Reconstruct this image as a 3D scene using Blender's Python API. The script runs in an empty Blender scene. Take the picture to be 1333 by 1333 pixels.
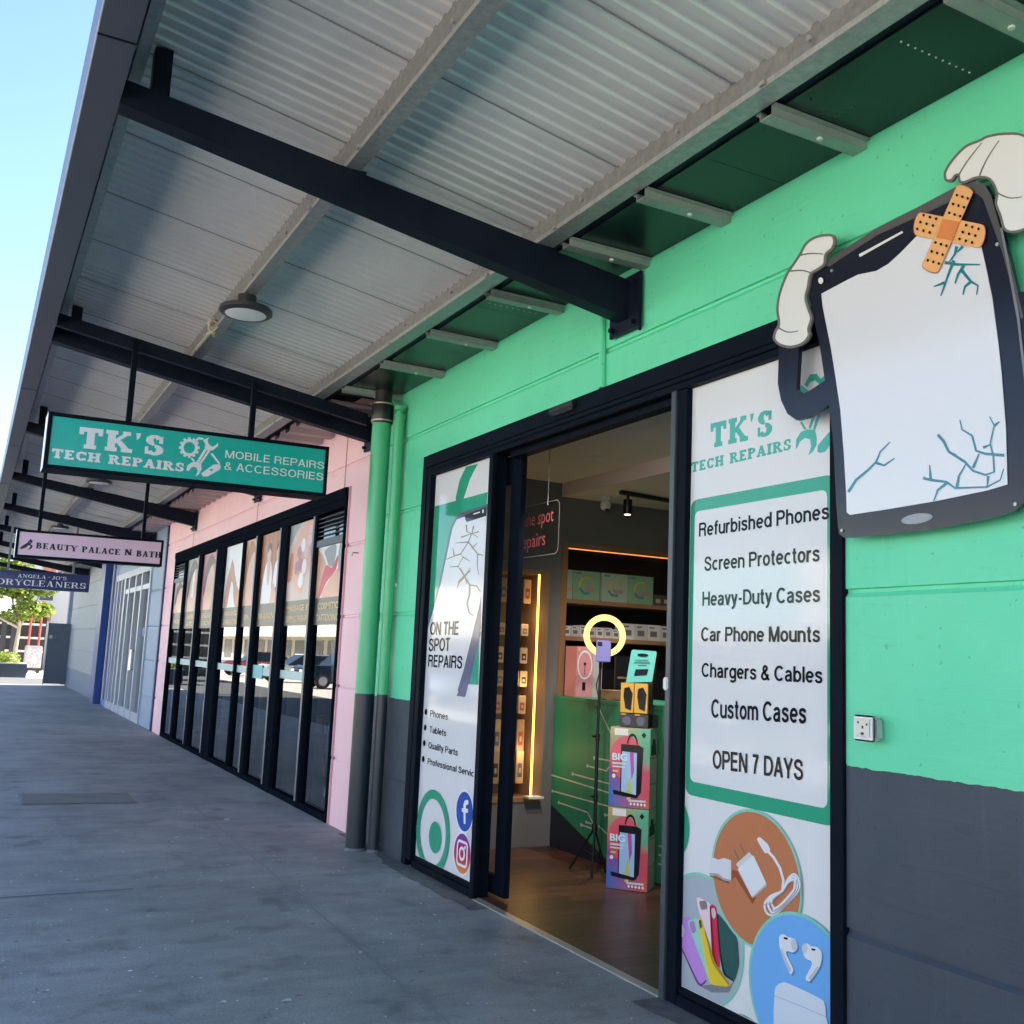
import bpy, bmesh, math, random
from mathutils import Vector, Matrix
from mathutils.geometry import tessellate_polygon
import numpy as np
random.seed(7)
R = math.radians
S = bpy.context.scene
COL = S.collection

# ------------------------------------------------------------------ camera
FPX, YAW, PITCH, ROLL = 1324.56, 0.48280289, 0.14305523, 0.04423154
_f = np.array([math.sin(YAW)*math.cos(PITCH), math.cos(YAW)*math.cos(PITCH), math.sin(PITCH)])
_r = np.array([math.cos(YAW), -math.sin(YAW), 0.0]); _u = np.cross(_r, _f)
RI = _r*math.cos(ROLL)+_u*math.sin(ROLL); UP = -_r*math.sin(ROLL)+_u*math.cos(ROLL); FW = _f
CAM = np.array([-2.9615, 0.0, 1.5])
cd = bpy.data.cameras.new('camera'); cam = bpy.data.objects.new('camera', cd); COL.objects.link(cam)
cam.matrix_world = Matrix(((RI[0], UP[0], -FW[0], CAM[0]), (RI[1], UP[1], -FW[1], CAM[1]), (RI[2], UP[2], -FW[2], CAM[2]), (0, 0, 0, 1)))
cd.sensor_width = 36; cd.lens = 36*FPX/1333; cd.clip_start = .05; cd.clip_end = 2000
S.camera = cam

# ------------------------------------------------------------------ light
SUN_EL, SUN_AZ = R(36), R(75)            # azimuth measured from +Y towards +X: the sun stands behind the shops
W = bpy.data.worlds.new('World'); S.world = W; W.use_nodes = True
nt = W.node_tree; nt.nodes.clear()
sky = nt.nodes.new('ShaderNodeTexSky'); sky.sky_type = 'NISHITA'; sky.sun_disc = False
sky.sun_elevation = SUN_EL; sky.sun_rotation = SUN_AZ
sky.air_density = 1.0; sky.dust_density = .35; sky.ozone_density = 3.2
bg = nt.nodes.new('ShaderNodeBackground'); bg.inputs[1].default_value = 0.062
wo = nt.nodes.new('ShaderNodeOutputWorld')
nt.links.new(sky.outputs[0], bg.inputs[0]); nt.links.new(bg.outputs[0], wo.inputs[0])
sd = bpy.data.lights.new('sun', 'SUN'); sd.energy = 5.0; sd.angle = R(.5); sd.color = (1, .94, .84)
sun = bpy.data.objects.new('sun', sd); COL.objects.link(sun)
_sv = Vector((math.sin(SUN_AZ)*math.cos(SUN_EL), math.cos(SUN_AZ)*math.cos(SUN_EL), math.sin(SUN_EL)))
sun.rotation_euler = _sv.to_track_quat('Z', 'Y').to_euler(); sun.location = (20, 0, 30)
S.view_settings.view_transform = 'Standard'; S.view_settings.look = 'None'
S.view_settings.exposure = 2.76; S.view_settings.gamma = 1
S.cycles.max_bounces = 10; S.cycles.transparent_max_bounces = 16

# ------------------------------------------------------------------ measuring helpers (photo pixel -> point of a real plane)
def ray(x, y): return RI*(x-666.5)/FPX + UP*(666.5-y)/FPX + FW
def fp(x, y, X=0.0): d = ray(x, y); return CAM + d*(X-CAM[0])/d[0]
def yp(x, y, Y): d = ray(x, y); return CAM + d*(Y-CAM[1])/d[1]
def zp(x, y, Z=0.0): d = ray(x, y); return CAM + d*(Z-CAM[2])/d[2]

# ------------------------------------------------------------------ materials
def lin(h):
    if isinstance(h, str):
        h = h.lstrip('#'); c = [int(h[i:i+2], 16)/255 for i in (0, 2, 4)]
        return tuple(x/12.92 if x <= .04045 else ((x+.055)/1.055)**2.4 for x in c)
    return tuple(h)
MATS = {}
def mat(name, col, rough=.5, metal=0.0, var=0.0, vscale=3.0, bump=0.0, bscale=60.0, spec=.5, emit=0.0, coat=0.0, stretch=None, var2=0.0):
    if name in MATS: return MATS[name]
    m = bpy.data.materials.new(name); m.use_nodes = True; n = m.node_tree.nodes; l = m.node_tree.links
    b = n['Principled BSDF']; c = lin(col)
    b.inputs['Base Color'].default_value = (*c, 1); b.inputs['Roughness'].default_value = rough
    b.inputs['Metallic'].default_value = metal; b.inputs['Specular IOR Level'].default_value = spec
    if coat: b.inputs['Coat Weight'].default_value = coat; b.inputs['Coat Roughness'].default_value = .02
    if emit: b.inputs['Emission Color'].default_value = (*c, 1); b.inputs['Emission Strength'].default_value = emit
    if var or bump or var2:
        tc = n.new('ShaderNodeTexCoord'); mp = n.new('ShaderNodeMapping'); l.new(tc.outputs['Object'], mp.inputs[0])
        if stretch: mp.inputs['Scale'].default_value = stretch
        if var:
            t = n.new('ShaderNodeTexNoise'); t.inputs['Scale'].default_value = vscale; t.inputs['Detail'].default_value = 8; t.inputs['Roughness'].default_value = .65
            l.new(mp.outputs[0], t.inputs['Vector'])
            mr = n.new('ShaderNodeMapRange'); mr.inputs[1].default_value = .3; mr.inputs[2].default_value = .7
            mr.inputs[3].default_value = 1-var; mr.inputs[4].default_value = 1+var; l.new(t.outputs['Fac'], mr.inputs[0])
            mx = n.new('ShaderNodeVectorMath'); mx.operation = 'SCALE'; mx.inputs[0].default_value = c
            l.new(mr.outputs[0], mx.inputs['Scale']); l.new(mx.outputs[0], b.inputs['Base Color'])
            r2 = n.new('ShaderNodeMapRange'); r2.inputs[3].default_value = max(0, rough-.08); r2.inputs[4].default_value = min(1, rough+.1)
            l.new(t.outputs['Fac'], r2.inputs[0]); l.new(r2.outputs[0], b.inputs['Roughness'])
        if bump:
            t2 = n.new('ShaderNodeTexNoise'); t2.inputs['Scale'].default_value = bscale; t2.inputs['Detail'].default_value = 6
            l.new(mp.outputs[0], t2.inputs['Vector'])
            bp = n.new('ShaderNodeBump'); bp.inputs['Strength'].default_value = bump; bp.inputs['Distance'].default_value = .004
            l.new(t2.outputs['Fac'], bp.inputs['Height']); l.new(bp.outputs[0], b.inputs['Normal'])
    MATS[name] = m; return m

def glass(name, tint=(.92, .95, .95), base=.07, gain=.95):
    m = bpy.data.materials.new(name); m.use_nodes = True; n = m.node_tree.nodes; l = m.node_tree.links; n.clear()
    tr = n.new('ShaderNodeBsdfTransparent'); tr.inputs[0].default_value = (*tint, 1)
    gl = n.new('ShaderNodeBsdfGlossy'); gl.inputs['Roughness'].default_value = .0
    lw = n.new('ShaderNodeLayerWeight'); lw.inputs[0].default_value = .5
    pw = n.new('ShaderNodeMath'); pw.operation = 'POWER'; pw.inputs[1].default_value = 4.0; l.new(lw.outputs['Facing'], pw.inputs[0])
    ma = n.new('ShaderNodeMath'); ma.operation = 'MULTIPLY_ADD'; ma.inputs[1].default_value = gain; ma.inputs[2].default_value = base; ma.use_clamp = True
    l.new(pw.outputs[0], ma.inputs[0])
    mx = n.new('ShaderNodeMixShader'); o = n.new('ShaderNodeOutputMaterial')
    l.new(ma.outputs[0], mx.inputs[0]); l.new(tr.outputs[0], mx.inputs[1]); l.new(gl.outputs[0], mx.inputs[2]); l.new(mx.outputs[0], o.inputs[0])
    MATS[name] = m; return m

# ------------------------------------------------------------------ mesh builder
ORIG = {}
class MB:
    def __init__(s): s.v = []; s.f = []
    def face(s, pts):
        i = len(s.v); s.v += [tuple(map(float, p)) for p in pts]; s.f.append(tuple(range(i, i+len(pts)))); return s
    def box(s, x0, x1, y0, y1, z0, z1):
        x0, x1 = sorted((x0, x1)); y0, y1 = sorted((y0, y1)); z0, z1 = sorted((z0, z1))
        i = len(s.v)
        s.v += [(x, y, z) for z in (z0, z1) for y in (y0, y1) for x in (x0, x1)]
        for q in ((0, 2, 3, 1), (4, 5, 7, 6), (0, 1, 5, 4), (2, 6, 7, 3), (0, 4, 6, 2), (1, 3, 7, 5)): s.f.append(tuple(i+k for k in q))
        return s
    def hexa(s, p):                        # 8 corners: bottom ring 0-3, top ring 4-7
        i = len(s.v); s.v += [tuple(map(float, q)) for q in p]
        for q in ((3, 2, 1, 0), (4, 5, 6, 7), (0, 1, 5, 4), (1, 2, 6, 5), (2, 3, 7, 6), (3, 0, 4, 7)): s.f.append(tuple(i+k for k in q))
        return s
    def obox(s, c, ax, ay, h0, h1, hx, hy): # oriented box: centre (x,y), unit vector ax (2d), half sizes, z range
        ax = np.array(ax, float); ax /= np.hypot(*ax); ay = np.array([-ax[1], ax[0]])
        c = np.array(c[:2], float); q = [c-ax*hx-ay*hy, c+ax*hx-ay*hy, c+ax*hx+ay*hy, c-ax*hx+ay*hy]
        return s.hexa([(*k, h0) for k in q]+[(*k, h1) for k in q])
    def poly(s, pts, depth=None):          # planar concave polygon; depth = vector for a solid plate
        pts = [Vector(p) for p in pts]; i = len(s.v); s.v += [tuple(p) for p in pts]
        tris = tessellate_polygon([pts]); s.f += [tuple(i+k for k in t) for t in tris]
        if depth is not None:
            d = Vector(depth); j = len(s.v); s.v += [tuple(p+d) for p in pts]; n = len(pts)
            s.f += [tuple(j+k for k in reversed(t)) for t in tris]
            for k in range(n): s.f.append((i+k, i+(k+1) % n, j+(k+1) % n, j+k))
        return s
    def tube(s, pts, r, n=12, caps=True):
        pts = [Vector(p) for p in pts]; rings = []
        rr = r if isinstance(r, (list, tuple)) else [r]*len(pts)
        for k, p in enumerate(pts):
            t = (pts[min(k+1, len(pts)-1)]-pts[max(k-1, 0)]).normalized()
            a = t.cross(Vector((0, 0, 1)) if abs(t.z) < .9 else Vector((1, 0, 0))).normalized(); b = t.cross(a)
            i = len(s.v); rings.append(i)
            for q in range(n):
                an = 2*math.pi*q/n; s.v.append(tuple(p+(a*math.cos(an)+b*math.sin(an))*rr[k]))
        for k in range(len(rings)-1):
            for q in range(n): s.f.append((rings[k]+q, rings[k]+(q+1) % n, rings[k+1]+(q+1) % n, rings[k+1]+q))
        if caps: s.f.append(tuple(rings[0]+q for q in reversed(range(n)))); s.f.append(tuple(rings[-1]+q for q in range(n)))
        return s
    def lathe(s, c, prof, n=24, axis='z'):
        rings = []
        for (r, h) in prof:
            i = len(s.v); rings.append(i)
            for q in range(n):
                a = 2*math.pi*q/n
                s.v.append((c[0]+r*math.cos(a), c[1]+r*math.sin(a), c[2]+h))
        for k in range(len(rings)-1):
            for q in range(n): s.f.append((rings[k]+q, rings[k]+(q+1) % n, rings[k+1]+(q+1) % n, rings[k+1]+q))
        s.f.append(tuple(rings[0]+q for q in reversed(range(n)))); s.f.append(tuple(rings[-1]+q for q in range(n)))
        return s
    def xform(s, M):
        s.v = [tuple(M @ Vector(p)) for p in s.v]; return s
    def build(s, name, m, parent=None, bevel=0.0, smooth=False, org=None, seg=2):
        me = bpy.data.meshes.new(name)
        if parent is not None: o0 = ORIG[parent.name]
        elif org is not None: o0 = Vector(org)
        else:
            xs = np.array(s.v); o0 = Vector(((xs[:, 0].min()+xs[:, 0].max())/2, (xs[:, 1].min()+xs[:, 1].max())/2, xs[:, 2].min()))
        me.from_pydata([tuple(Vector(p)-o0) for p in s.v], [], s.f)
        if smooth:
            bm = bmesh.new(); bm.from_mesh(me); bmesh.ops.remove_doubles(bm, verts=bm.verts, dist=1e-5); bm.to_mesh(me); bm.free()
            me.polygons.foreach_set('use_smooth', [True]*len(me.polygons))
            try: me.set_sharp_from_angle(angle=R(40))
            except Exception: pass
        me.update()
        o = bpy.data.objects.new(name, me); COL.objects.link(o)
        if m is not None: me.materials.append(m)
        if bevel:
            bm = bmesh.new(); bm.from_mesh(me); bmesh.ops.remove_doubles(bm, verts=bm.verts, dist=1e-6)
            bmesh.ops.recalc_face_normals(bm, faces=bm.faces)
            bmesh.ops.bevel(bm, geom=[e for e in bm.edges if e.calc_face_angle(0) > .5], offset=bevel, segments=seg, affect='EDGES', clamp_overlap=True)
            bm.to_mesh(me); bm.free()
        if parent is not None: o.parent = parent
        else: o.location = o0
        ORIG[o.name] = o0
        return o

def tag(o, label=None, cat=None, group=None, kind=None):
    if label: o['label'] = label
    if cat: o['category'] = cat
    if group: o['group'] = group
    if kind: o['kind'] = kind
    return o
def thing(name, label, cat, loc=(0, 0, 0), group=None):
    o = bpy.data.objects.new(name, None); COL.objects.link(o); o.location = loc; o.empty_display_size = .1
    ORIG[o.name] = Vector(loc); return tag(o, label, cat, group)
def dup(root, delta, label=None, group=None):
    r = root.copy(); COL.objects.link(r); r.location = Vector(root.location)+Vector(delta)
    ORIG[r.name] = Vector(r.location)
    if label: r['label'] = label
    if group: r['group'] = group
    for ch in list(root.children):
        c = ch.copy(); COL.objects.link(c); c.parent = r
        for g in list(ch.children):
            d = g.copy(); COL.objects.link(d); d.parent = c
    return r
def box(x0, x1, y0, y1, z0, z1): return MB().box(x0, x1, y0, y1, z0, z1)

# ------------------------------------------------------------------ lettering
def text_geo(body, bold=0.0, spacing=1.0):
    cu = bpy.data.curves.new('t', 'FONT'); cu.body = body; cu.size = 1; cu.offset = bold; cu.space_character = spacing; cu.resolution_u = 4
    o = bpy.data.objects.new('t', cu); COL.objects.link(o)
    me = bpy.data.meshes.new_from_object(o.evaluated_get(bpy.context.evaluated_depsgraph_get()))
    v = [tuple(p.co) for p in me.vertices]; f = [tuple(p.vertices) for p in me.polygons]
    bpy.data.objects.remove(o); bpy.data.meshes.remove(me); bpy.data.curves.remove(cu)
    return v, f
_cap = {}
def capheight(bold):
    if bold not in _cap: _cap[bold] = max(p[1] for p in text_geo('H', bold)[0])
    return _cap[bold]
def place(geo, cap, o, right, up, width=None, height=1.0, extra=None):
    v, f = geo; x0 = min(p[0] for p in v); x1 = max(p[0] for p in v)
    sx = (width/(x1-x0)) if width else height/cap
    sy = height/cap; o = Vector(o); right = Vector(right); up = Vector(up)
    m = MB(); m.v = [tuple(o+right*((p[0]-x0)*sx)+up*(p[1]*sy)) for p in v]; m.f = list(f)
    return m
def stroke_font(st, th, sf, sh):
    G = {}
    def rect(x0, y0, x1, y1): return [(x0, y0), (x1, y0), (x1, y1), (x0, y1)]
    def V(x, y0=0, y1=1, b=True, t=True, w=st):
        r = [rect(x-w/2, y0, x+w/2, y1)]
        if b: r.append(rect(x-w/2-sf, y0, x+w/2+sf, y0+sh))
        if t: r.append(rect(x-w/2-sf, y1-sh, x+w/2+sf, y1))
        return r
    def D(x0, y0, x1, y1, w):
        h = w/2; return [[(x0-h, y0), (x0+h, y0), (x1+h, y1), (x1-h, y1)]]
    def A(cx, cy, rx, ry, a0, a1, n=18):
        r = []
        for k in range(n):
            q = []
            for a, e in ((a0+(a1-a0)*k/n, 0), (a0+(a1-a0)*(k+1)/n, 0), (a0+(a1-a0)*(k+1)/n, 1), (a0+(a1-a0)*k/n, 1)):
                a = R(a); w = th+(st-th)*abs(math.cos(a))
                q.append((cx+(rx-e*w)*math.cos(a), cy+(ry-e*w*ry/max(rx, ry)*1.0)*math.sin(a)))
            r.append(q)
        return r
    x = sf+st/2+.02
    e = .16
    G['T'] = (.92, V(.46, t=False)+[rect(.03, 1-sh*1.1, .89, 1), rect(.03, 1-sh-e, .03+sh*.9, 1), rect(.89-sh*.9, 1-sh-e, .89, 1)])
    G['K'] = (1.0, V(x)+D(x, .35, .80, 1-sh*.5, th*1.15)+D(x+.22, .55, .84, sh*.5, st)+[rect(.84-st/2-sf, 0, .84+st/2+sf*.7, sh), rect(.72-sf, 1-sh, .86+sf, 1)])
    G['S'] = (.80, A(.40, .735, .34, .265, 25, 268)+A(.40, .265, .36, .265, 88, -155)+[rect(.70-sh*.7, .60, .72, .95), rect(.05, .05, .05+sh*.7, .40)])
    G['E'] = (.84, V(x)+[rect(x, 0, .78, sh), rect(x, 1-sh, .76, 1), rect(x, .5-th/2, .60, .5+th/2), rect(.78-th*.9, 0, .78, .26), rect(.76-th*.9, .76, .76, 1), rect(.60-th*.8, .38, .60, .62)])
    G['C'] = (.90, A(.46, .5, .43, .5, 42, 318, 26)+[rect(.80-th*.5, .62, .84, .97), rect(.80-th*.5, .05, .82, .34)])
    G['H'] = (1.04, V(x)+V(1.04-x)+[rect(x, .5-th/2, 1.04-x, .5+th/2)])
    G['P'] = (.88, V(x)+A(.42, .725, .42, .275, -90, 90)+[rect(x, 1-th, .43, 1), rect(x, .45, .43, .45+th)])
    G['R'] = (1.0, V(x)+A(.42, .735, .40, .265, -90, 90)+[rect(x, 1-th, .43, 1), rect(x, .47, .43, .47+th)]+D(.50, .50, .80, sh*.5, st)+[rect(.80-st/2-sf*.4, 0, .82+st/2+sf*.6, sh)])
    G['A'] = (1.02, D(.20, sh*.5, .50, 1, th*1.1)+D(.78, sh*.5, .50, 1, st)+[rect(.27, .27, .72, .27+th*.9), rect(.20-th/2-sf, 0, .20+th/2+sf, sh), rect(.78-st/2-sf, 0, .78+st/2+sf, sh)])
    G['I'] = (2*x, V(x))
    G['B'] = (.90, V(x)+A(.42, .745, .36, .255, -90, 90)+A(.44, .275, .42, .275, -90, 90)+[rect(x, 1-th, .43, 1), rect(x, .49, .44, .49+th), rect(x, 0, .45, th)])
    G['U'] = (1.0, V(x, .3, 1, b=False)+V(1.0-x, .3, 1, b=False, w=th*1.2)+A(.5, .32, .5-x+st/2, .32, 180, 360))
    G['Y'] = (.96, V(.48, 0, .5, t=False)+D(.48, .45, .14, 1-sh*.5, st)+D(.48, .45, .82, 1-sh*.5, th*1.1)+[rect(.14-st/2-sf, 1-sh, .14+st/2+sf, 1), rect(.82-th/2-sf, 1-sh, .82+th/2+sf, 1)])
    G['L'] = (.80, V(x)+[rect(x, 0, .76, sh), rect(.76-th*.9, 0, .76, .28)])
    G['N'] = (1.04, V(x, w=th*1.2)+V(1.04-x, b=False, w=th*1.2)+D(x, 1, 1.04-x, 0, st*1.1))
    G['D'] = (1.0, V(x)+A(.44, .5, .52, .5, -90, 90, 24)+[rect(x, 1-th, .45, 1), rect(x, 0, .45, th)])
    G['O'] = (1.02, A(.51, .5, .48, .5, 0, 360, 32))
    G['G'] = (.98, A(.46, .5, .43, .5, 42, 330, 26)+V(.80, .05, .45, b=False)+[rect(.80-th*.5, .62, .84, .97)])
    G['J'] = (.62, V(.40, .25, 1, b=False)+A(.22, .24, .18+st/2, .24, 180, 360))
    G["'"] = (.34, [[(.08, 1), (.26, 1), (.22, .78), (.12, .66)]])
    G['-'] = (.6, [rect(.1, .42, .5, .42+th*1.1)]); G[' '] = (.5, [])
    return G
SLAB = stroke_font(.285, .19, .08, .185); SERIF = stroke_font(.30, .14, .075, .09); SERIFB = stroke_font(.19, .06, .08, .055)
def serif_geo(body, G, gap=.06):
    v = []; f = []; x = 0; k = 0
    for ch in body:
        w, polys = G[ch]
        for p in polys:
            i = len(v); v += [(x+q[0], q[1], (k % 7)*.00012) for q in p]; f.append(tuple(range(i, i+len(p)))); k += 1
        x += w+gap
    return v, f
def place_serif(body, G, o, right, up, width, height, nrm):
    v, f = serif_geo(body, G); x0 = min(p[0] for p in v); x1 = max(p[0] for p in v); sx = width/(x1-x0)
    o = Vector(o); right = Vector(right); up = Vector(up); nrm = Vector(nrm); m = MB()
    m.v = [tuple(o+right*((p[0]-x0)*sx)+up*(p[1]*height)+nrm*p[2]) for p in v]; m.f = f
    return m

def arcp(cx, cy, rx, ry, a0, a1, n=14): return [(cx+rx*math.cos(R(a0+(a1-a0)*k/n)), cy+ry*math.sin(R(a0+(a1-a0)*k/n))) for k in range(n+1)]
def crv(pts, n=4):
    P = []; k = len(pts)
    for i in range(k-1):
        p0, p1, p2, p3 = [np.array(pts[min(max(i+j-1, 0), k-1)], float) for j in range(4)]
        for t in np.linspace(0, 1, n, endpoint=False): P.append(tuple(.5*((2*p1)+(-p0+p2)*t+(2*p0-5*p1+4*p2-p3)*t*t+(-p0+3*p1-3*p2+p3)*t**3)))
    return P+[tuple(pts[-1])]
def grotesque():
    X = .73; ov = lambda c=.29: arcp(c, .365, .22, .295, 0, 360, 28); G = {}
    G['o'] = (.58, [ov()]); G['c'] = (.54, [arcp(.29, .365, .22, .295, 48, 312, 22)]); G['e'] = (.57, [arcp(.29, .365, .22, .295, 0, 318, 24), [(.08, .37), (.50, .37)]])
    G['a'] = (.56, [[(.45, 0), (.45, .5)], arcp(.265, .49, .185, .175, 0, 165, 10), crv([(.45, .43), (.30, .40), (.16, .36), (.085, .28), (.08, .19), (.13, .10), (.22, .065), (.33, .085), (.41, .16), (.45, .27)])])
    G['b'] = (.58, [[(.07, 0), (.07, 1)], ov()]); G['d'] = (.58, [[(.51, 0), (.51, 1)], ov()]); G['p'] = (.58, [[(.07, -.27), (.07, X)], ov()])
    G['f'] = (.33, [[(.15, 0), (.15, .80)]+arcp(.28, .80, .13, .13, 180, 90, 6)[1:]+[(.33, .93)], [(.01, .665), (.31, .665)]])
    G['g'] = (.58, [ov(), [(.51, X), (.51, -.06)]+arcp(.30, -.06, .21, .15, 0, -155, 10)[1:]])
    G['h'] = (.56, [[(.07, 0), (.07, 1)], arcp(.27, .45, .21, .21, 180, 0, 12)+[(.48, 0)]]); G['n'] = (.56, [[(.07, 0), (.07, X)], arcp(.27, .45, .21, .21, 180, 0, 12)+[(.48, 0)]])
    G['m'] = (.85, [[(.07, 0), (.07, X)], arcp(.245, .48, .175, .18, 180, 0, 12)+[(.42, 0)], arcp(.595, .48, .175, .18, 180, 0, 12)+[(.77, 0)]])
    G['i'] = (.16, [[(.08, 0), (.08, X)], [(.08, .87), (.08, 1)]]); G['l'] = (.16, [[(.08, 0), (.08, 1)]])
    G['r'] = (.35, [[(.07, 0), (.07, X)], crv([(.07, .42), (.12, .58), (.22, .66), (.34, .655)])])
    G['s'] = (.53, [crv([(.45, .53), (.40, .63), (.27, .665), (.14, .63), (.095, .54), (.14, .45), (.27, .385), (.40, .325), (.45, .21), (.40, .11), (.27, .065), (.13, .105), (.07, .22)])])
    G['t'] = (.33, [crv([(.15, .95), (.15, .6), (.15, .25), (.17, .11), (.24, .065), (.32, .07)]), [(.01, .665), (.30, .665)]])
    G['u'] = (.56, [[(.07, X), (.07, .28)]+arcp(.28, .28, .21, .215, 180, 360, 12)[1:], [(.49, 0), (.49, X)]])
    G['v'] = (.50, [[(.05, X), (.25, 0)], [(.25, 0), (.45, X)]]); G['y'] = (.51, [[(.05, X), (.26, .03)], crv([(.46, X), (.27, .05), (.20, -.13), (.13, -.205), (.04, -.20)])])
    G['R'] = (.70, [[(.08, 0), (.08, 1)], [(.08, .93), (.42, .93)]+arcp(.42, .725, .19, .205, 90, -90, 10)[1:]+[(.08, .52)], crv([(.42, .52), (.54, .46), (.575, .30), (.60, .0)])])
    G['P'] = (.66, [[(.08, 0), (.08, 1)], [(.08, .93), (.40, .93)]+arcp(.40, .70, .19, .23, 90, -90, 10)[1:]+[(.08, .47)]])
    G['B'] = (.69, [[(.08, 0), (.08, 1)], [(.08, .93), (.38, .93)]+arcp(.38, .735, .18, .195, 90, -90, 10)[1:]+[(.08, .54)], [(.38, .54)]+arcp(.40, .305, .21, .235, 90, -90, 10)[1:]+[(.08, .07)]])
    G['S'] = (.68, [crv([(.58, .68), (.53, .85), (.35, .93), (.17, .88), (.10, .74), (.16, .61), (.36, .53), (.54, .43), (.60, .28), (.53, .12), (.34, .065), (.15, .13), (.07, .31)])])
    G['H'] = (.70, [[(.08, 0), (.08, 1)], [(.62, 0), (.62, 1)], [(.08, .52), (.62, .52)]]); G['D'] = (.71, [[(.08, 0), (.08, 1)], [(.08, .93), (.33, .93)]+arcp(.33, .5, .31, .43, 90, -90, 16)[1:]+[(.08, .07)]])
    G['C'] = (.72, [arcp(.38, .5, .31, .43, 42, 318, 24)]); G['O'] = (.76, [arcp(.38, .5, .31, .43, 0, 360, 32)]); G['I'] = (.18, [[(.09, 0), (.09, 1)]])
    G['M'] = (.83, [[(.08, 0), (.08, 1)], [(.75, 0), (.75, 1)], [(.10, 1), (.415, 0)], [(.73, 1), (.415, 0)]]); G['E'] = (.61, [[(.08, 0), (.08, 1)], [(.08, .93), (.57, .93)], [(.08, .52), (.53, .52)], [(.08, .07), (.58, .07)]])
    G['L'] = (.56, [[(.08, 0), (.08, 1)], [(.08, .07), (.54, .07)]]); G['N'] = (.70, [[(.08, 0), (.08, 1)], [(.62, 0), (.62, 1)], [(.10, 1), (.60, 0)]])
    G['A'] = (.66, [[(.05, 0), (.33, 1)], [(.61, 0), (.33, 1)], [(.15, .31), (.51, .31)]]); G['Y'] = (.66, [[(.05, 1), (.33, .42)], [(.61, 1), (.33, .42)], [(.33, .45), (.33, 0)]]); G['T'] = (.60, [[(.30, 0), (.30, .95)], [(.02, .93), (.58, .93)]])
    G['Q'] = (.76, [arcp(.38, .5, .31, .43, 0, 360, 32), [(.44, .22), (.68, .0)]]); G['7'] = (.56, [[(.05, .93), (.50, .93)], crv([(.48, .93), (.33, .62), (.25, .32), (.21, 0)])])
    G['-'] = (.33, [[(.04, .38), (.29, .38)]]); G[' '] = (.22, [])
    G['&'] = (.68, [crv([(.63, .02), (.44, .28), (.28, .52), (.19, .70), (.22, .86), (.33, .93), (.44, .86), (.43, .71), (.29, .56), (.13, .42), (.075, .25), (.14, .11), (.29, .065), (.45, .15), (.56, .40)])])
    return G
GROT = grotesque()
def sans_geo(body, st=.145, gap=.085):
    v = []; f = []; x = 0; k = 0
    for ch in body:
        w, lines = GROT[ch]
        for L in lines:
            h = st/2; n = len(L)-1; rows = []
            for i, p in enumerate(L):
                closed = n > 3 and abs(L[0][0]-L[-1][0])+abs(L[0][1]-L[-1][1]) < 1e-6
                a = L[i-1] if i else (L[-2] if closed else L[0]); b = L[i+1] if i < n else (L[1] if closed else L[-1])
                d = math.hypot(b[0]-a[0], b[1]-a[1]) or 1; nx, ny = -(b[1]-a[1])/d*h, (b[0]-a[0])/d*h
                rows.append(((p[0]+nx, p[1]+ny), (p[0]-nx, p[1]-ny)))
            i0 = len(v)
            for r_ in rows: v += [(x+q[0], q[1], (k % 6)*.00012) for q in r_]
            for i in range(n): f.append((i0+2*i, i0+2*i+2, i0+2*i+3, i0+2*i+1))
            k += 1
        x += w+gap
    return v, f

# ------------------------------------------------------------------ flat art on a vertical plane X = const (as seen from the footpath)
def clip(poly, r):
    if r is None: return poly
    y0, y1, z0, z1 = r
    for ax, lim, sg in ((0, y0, 1), (0, y1, -1), (1, z0, 1), (1, z1, -1)):
        out = []
        for i in range(len(poly)):
            a, b = poly[i-1], poly[i]; da = (a[ax]-lim)*sg; db = (b[ax]-lim)*sg
            if (da >= 0) != (db >= 0):
                t = da/(da-db); out.append((a[0]+(b[0]-a[0])*t, a[1]+(b[1]-a[1])*t))
            if db >= 0: out.append(b)
        poly = out
        if len(poly) < 3: return []
    return poly
class Art:
    def __init__(s, parent, X, rect=None, step=.00022): s.p = parent; s.X = X; s.r = rect; s.n = 0; s.step = step
    def uv(s, px): q = fp(px[0], px[1], s.X); return (q[1], q[2])
    def add(s, name, polys, m, px=True, parent=None):
        s.n += 1; mb = MB(); x = s.X-s.n*s.step
        for k, p in enumerate(polys):
            if px: p = [s.uv(q) for q in p]
            p = clip(p, s.r)
            if len(p) > 2: mb.poly([(x-k*.00004, q[0], q[1]) for q in p])
        return mb.build(name, m, parent or s.p) if mb.v else None
    def text(s, body, pl, pr, top, m, bold=0.0, name='lettering', font=None):
        a = fp(*pl, s.X); b = fp(*pr, s.X); t = fp(*top, s.X); s.n += 1
        x = s.X-s.n*s.step; h = t[2]-a[2]; w = a[1]-b[1]
        rt = Vector((0, -1, (b[2]-a[2])/w)); o = (x, a[1], a[2])
        if font: mb = place_serif(body, font, o, rt, (0, 0, 1), w, h, (-1, 0, 0))
        else:
            geo = sans_geo(body, .165 if bold > .025 else .13); mb = place(geo, 1.0, o, rt, (0, 0, 1), w, h)
            mb.v = [(p[0]-q[2], p[1], p[2]) for p, q in zip(mb.v, geo[0])]
        if s.r is not None and a[1]-w < s.r[0]:
            mb2 = MB()
            for f in mb.f:
                q = clip([(mb.v[i][1], mb.v[i][2]) for i in f], s.r)
                if len(q) > 2: mb2.face([(mb.v[f[0]][0], *k) for k in q])
            mb = mb2
        return mb.build(name, m, s.p)
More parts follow.
